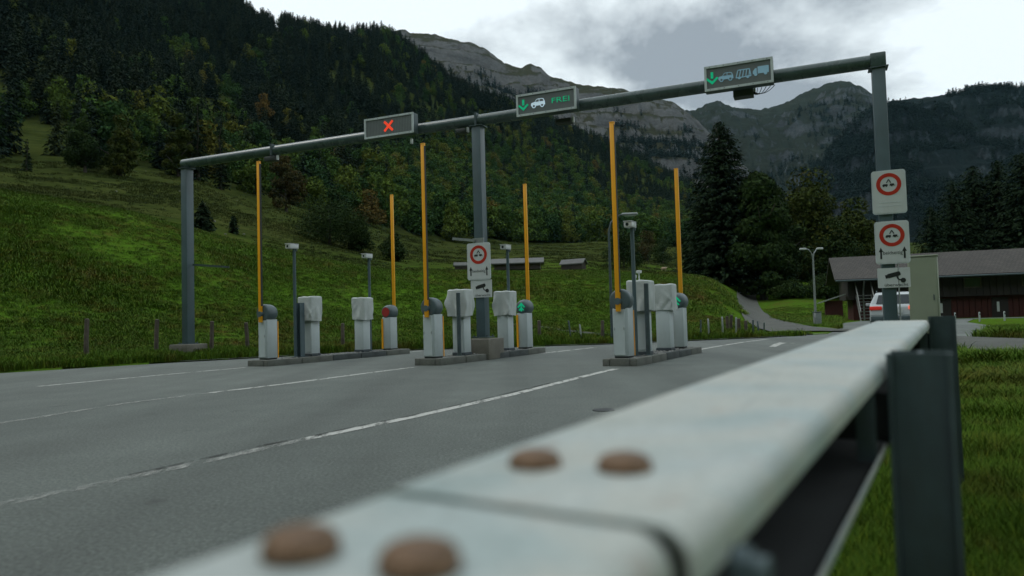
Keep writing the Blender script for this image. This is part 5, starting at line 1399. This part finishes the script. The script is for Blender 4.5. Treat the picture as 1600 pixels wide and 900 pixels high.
# marker posts along the yard
for i, (px_, lab) in enumerate(((1493, 'white marker post before the barn, nearest the guardrail post'), (1531, 'white marker post before the barn, middle of the three'), (1570, 'white marker post before the barn, rightmost'))):
    p = ground(px_, 504 - i * 1.0, -0.02); t = thing('marker_post', lab, 'marker post', p, 0.0, 'white marker posts before the barn')
    MB().rbox((0, 0, 0.22), (0.08, 0.06, 0.62), 0.02, 2).build('post', 'housing_side', t, True); MB().box((0, -0.033, 0.42), (0.045, 0.006, 0.09)).build('reflector', 'sign_black', t)
# little lean-to roof beside the barn
p = at(1303, 490, 55); t = thing('shelter', 'small red sided shelter with pale slanted roof, left of the barn', 'shelter', (p.x, p.y, -0.1), brz)
MB().box((0, 0, 0.8), (1.2, 1.2, 1.7)).build('wall', 'barn_red', t); MB().box((-0.15, -0.1, 1.78), (2.0, 1.7, 0.07), Matrix.Rotation(R(-18), 3, 'Y')).build('roof', 'galv', t)

# ------------------------------------------------------------------ huts on the meadow
def hut(px_, py_, w_px, h_px, rz, lab, roofm='hut_roof'):
    p = at(px_, py_, 76.0); k = p.y / F_PX; w, h = w_px * k, h_px * k
    t = thing('meadow_hut', lab, 'hut', (p.x, p.y, p.z), rz, 'huts on the meadow')
    d = w * 0.34; e = h * 0.6
    MB().box((0, d / 2, e / 2), (w * 0.86, d, e)).build('wall', 'hut_wall', t)
    vs = [(-w * 0.43, 0, e), (-w * 0.43, d, e), (-w * 0.43, d / 2, h * 0.92), (w * 0.43, 0, e), (w * 0.43, d, e), (w * 0.43, d / 2, h * 0.92)]
    MB().add(vs, [(0, 1, 2), (3, 4, 5), (0, 1, 4, 3), (1, 2, 5, 4), (2, 0, 3, 5)]).build('gable', 'hut_wall', t)
    sl = (h - e) / (d / 2)
    for sg in (0, 1):
        ey = -0.12 * d if sg == 0 else 1.12 * d; ez = e - 0.12 * d * sl; vs = []
        for x in (-w / 2, w / 2): vs += [(x, ey, ez), (x, d / 2, h), (x, d / 2, h + 0.12), (x, ey, ez + 0.12)]
        MB().add(vs, [(0, 1, 2, 3), (4, 5, 6, 7), (0, 1, 5, 4), (1, 2, 6, 5), (2, 3, 7, 6), (3, 0, 4, 7)]).build('roof', roofm, t)
    MB().box((-w * 0.1, -0.03, e * 0.45), (w * 0.12, 0.06, e * 0.8)).build('door', 'barn_dark', t)
hut(808, 421, 84, 17, R(-4), 'long low hut with grey roof behind the middle camera pole')
hut(724, 421, 30, 10, R(8), 'small pale roof peeping out left of the middle no camping sign')
hut(893, 421, 42, 15, R(-32), 'dark hut with steep grey roof left of the right island')

# ------------------------------------------------------------------ single trees
rng = np.random.default_rng(77)
def tree(kind, px_, base_py, top_py, w_px, mat, lab, name, Y=None, group=None, n=1.0, base=0.2):
    p = on_terrain(px_, base_py, 40, 900) if Y is None else Vector((at(px_, base_py, Y).x, Y, hz(at(px_, base_py, Y).x, Y)))
    k = p.y / F_PX; tz = at(px_, top_py, p.y).z; h = max(1.0, tz - p.z); rad = w_px * k / 2
    t = thing(name, lab, 'tree', p, rng.uniform(0, 6.28), group)
    if kind == 'spruce':
        trunk_mb(h, h * 0.018 + 0.05, rng, 0, top=0.97).build('trunk', 'bark', t, True)
        V, Fq = spruce_cards(h, rad, int(34 * n), int(11 * n + 2), int(11 * n + 1), max(0.16, h * 0.021) / max(0.7, n ** 0.5), rng, base, 0.22, 0.62)
    else:
        trunk_mb(h, h * 0.022 + 0.06, rng, 6, top=0.75).build('trunk', 'bark', t, True)
        V, Fq = broad_cards(h, rad, int(20 * n + 6), int(260 * n), max(0.13, h * 0.02) / max(0.8, n ** 0.5), rng, base)
    np_obj('crown', V, Fq, mat, t)
    return t
NG = 'trees beside the gravel track'
tree('spruce', 1135, 452, 190, 136, 'spruce_leaf', 'tallest dark spruce, beside the gravel track', 'spruce_tree', 96, NG, 2.3, 0.05)
tree('spruce', 1168, 452, 285, 70, 'spruce_leaf', 'shorter dark spruce filling in right behind the tallest one', 'spruce_tree', 104, NG, 1.6, 0.04)
tree('broad', 1108, 446, 312, 64, 'leaf_green', 'dark tree left of and behind the tallest spruce', 'broadleaf_tree', 110, NG, 1.3, 0.04)
tree('broad', 1194, 474, 258, 92, 'leaf_green', 'narrow dark tree directly right of the tallest spruce', 'broadleaf_tree', 92, NG, 1.9, 0.06)
tree('broad', 1222, 468, 312, 80, 'leaf_green', 'small dark tree leaning over the gravel track', 'broadleaf_tree', 100, NG, 1.3, 0.04)
tree('broad', 1268, 446, 268, 128, 'leaf_autumn', 'round yellowing tree right of the narrow dark tree', 'broadleaf_tree', 112, NG, 1.8, 0.02)
tree('broad', 1340, 450, 310, 100, 'leaf_autumn', 'yellow brown tree behind the left end of the barn', 'broadleaf_tree', 120, NG, 1.4, 0.02)
tree('broad', 1300, 455, 345, 84, 'leaf_green', 'low dark tree filling in left of the barn roof', 'broadleaf_tree', 108, NG, 1.2, 0.02)
for px_, py_, tp_, w_, lab in ((1236, 484, 440, 60, 'dark bush on the slope right of the gravel track'), (1290, 480, 430, 66, 'dark bush on the slope left of the barn'), (1330, 478, 425, 60, 'dark bush half hidden by the barn gable')):
    t_b = tree('broad', px_, py_, tp_, w_, 'leaf_green', lab, 'shrub', 88, 'bushes above the lawn', 0.9, 0.01); t_b['category'] = 'shrub'
RG = 'dark spruces behind the barn'
for px_, tp_, w_, Y_, lab in ((1462, 322, 84, 84, 'shortest dark spruce behind the barn, next to the cabinet'), (1497, 282, 104, 88, 'dark spruce behind the barn, second from the cabinet'), (1530, 258, 112, 92, 'dark spruce behind the barn, middle of the row'), (1570, 250, 116, 90, 'dark spruce behind the barn, near the right edge of the picture'), (1608, 238, 120, 86, 'dark spruce cut by the right edge of the picture')):
    tree('spruce', px_, 470, tp_, w_, 'spruce_leaf', lab, 'spruce_tree', Y_, RG, 1.8, 0.01)
PG = 'lone trees on the grazed slope'
tree('broad', 516, 406, 300, 124, 'leaf_green', 'big round tree on the slope above the left island', 'broadleaf_tree', 92, PG, 1.5, 0.04)
tree('broad', 560, 406, 345, 46, 'leaf_green', 'smaller tree against the right side of the big round tree', 'broadleaf_tree', 96, PG, 0.8, 0.04)
tree('broad', 616, 418, 366, 42, 'leaf_green', 'small round tree behind the red signal barrier arm', 'broadleaf_tree', 90, PG, 0.8, 0.03)
tree('spruce', 317, 358, 316, 34, 'spruce_leaf', 'squat dark fir right of the left gantry post', 'spruce_tree', 60, PG, 0.8, 0.02)
tree('spruce', 365, 358, 337, 13, 'spruce_leaf', 'tiny dark fir between gantry post and barrier arm', 'spruce_tree', 66, PG, 0.5, 0.02)
tree('broad', 133, 262, 186, 56, 'leaf_green', 'roundish dark tree on the far left at the forest edge', 'broadleaf_tree', 118, PG, 1.0, 0.04)
tree('broad', 188, 262, 178, 50, 'leaf_autumn', 'tall oval tree right of the roundish dark tree, far left', 'broadleaf_tree', 120, PG, 1.0, 0.04)
tree('broad', 278, 260, 172, 46, 'leaf_autumn', 'yellowing tree at the forest edge above the left gantry post', 'broadleaf_tree', 138, PG, 1.0, 0.04)
tree('broad', 447, 322, 240, 54, 'leaf_rust', 'rust coloured tree right of the left barrier arm tip', 'broadleaf_tree', 150, PG, 1.0, 0.04)
tree('spruce', 310, 270, 160, 32, 'spruce_leaf', 'slim dark spruce above the left end of the gantry beam', 'spruce_tree', 140, PG, 0.8, 0.03)
tree('spruce', 345, 285, 196, 26, 'spruce_leaf', 'slim spruce over the left part of the gantry beam', 'spruce_tree', 142, PG, 0.8, 0.03)
tree('spruce', 42, 240, 216, 14, 'spruce_leaf', 'tiny fir alone on the far left pasture', 'spruce_tree', 110, PG, 0.5, 0.03)
tree('broad', 975, 420, 358, 62, 'leaf_green', 'dark round tree behind the right camera pole', 'broadleaf_tree', 120, PG, 1.0, 0.03)
tree('broad', 1012, 408, 362, 46, 'leaf_rust', 'small rusty tree between right camera pole and rear arm', 'broadleaf_tree', 200, PG, 0.8, 0.03)
tree('broad', 1036, 410, 372, 40, 'leaf_green', 'small green tree left of the right rear barrier arm', 'broadleaf_tree', 190, PG, 0.8, 0.03)
tree('broad', 1080, 420, 375, 34, 'leaf_green', 'small dark tree right of the right rear barrier arm', 'broadleaf_tree', 130, PG, 0.8, 0.05)

# ------------------------------------------------------------------ cows far out on the meadow
def cow_mesh():
    me = bpy.data.meshes.new('cow'); bm = bmesh.new(); L = bm.verts.layers.skin.verify()
    def vv(co, r, root=False):
        q = bm.verts.new(co); q[L].radius = (r, r); q[L].use_root = root; return q
    hip = vv((-0.65, 0, 1.05), 0.32, True); belly = vv((0, 0, 0.98), 0.38); sho = vv((0.65, 0, 1.05), 0.32); neck = vv((1.0, 0, 1.2), 0.17); head = vv((1.25, 0, 1.25), 0.14); muz = vv((1.5, 0, 1.08), 0.09)
    for a, b_ in ((hip, belly), (belly, sho), (sho, neck), (neck, head), (head, muz)): bm.edges.new((a, b_))
    for top, s in ((hip, -1), (sho, 1)):
        for w in (-1, 1):
            x = top.co.x
            k = vv((x + 0.02 * s, w * 0.2, 0.62), 0.12); k2 = vv((x - 0.06, w * 0.21, 0.32), 0.065); f = vv((x - 0.02, w * 0.21, 0.03), 0.06)
            bm.edges.new((top, k)); bm.edges.new((k, k2)); bm.edges.new((k2, f))
    tl = vv((-0.98, 0, 1.05), 0.05); t2 = vv((-1.03, 0, 0.6), 0.03); bm.edges.new((hip, tl)); bm.edges.new((tl, t2))
    bm.to_mesh(me); bm.free()
    o = bpy.data.objects.new('cow', me); col.objects.link(o); o.modifiers.new('skin', 'SKIN'); s = o.modifiers.new('sub', 'SUBSURF'); s.levels = 1; s.render_levels = 1
    dg = bpy.context.evaluated_depsgraph_get(); m2 = bpy.data.meshes.new_from_object(o.evaluated_get(dg)); bpy.data.objects.remove(o)
    m2.materials.clear(); m2.materials.append(MATS['cow_hide']); m2.polygons.foreach_set('use_smooth', [True] * len(m2.polygons))
    return m2
cm_ = cow_mesh()
for i, (px_, rz, lab) in enumerate(((1037, 0.4, 'pale cow grazing left of the right rear barrier arm'), (1062, 3.3, 'cow just right of the right rear barrier arm'), (1078, 0.2, 'cow in the middle of the herd left of the spruce'), (1092, 2.9, 'cow nearest the tall spruce trunk'))):
    p = on_terrain(px_, 424.0, 90, 220); o = bpy.data.objects.new('cow', cm_); col.objects.link(o); o.location = p; o.rotation_euler = (0, 0, rz); o.scale = (0.55,) * 3
    tag(o, lab, 'cow', 'cows on the far meadow')
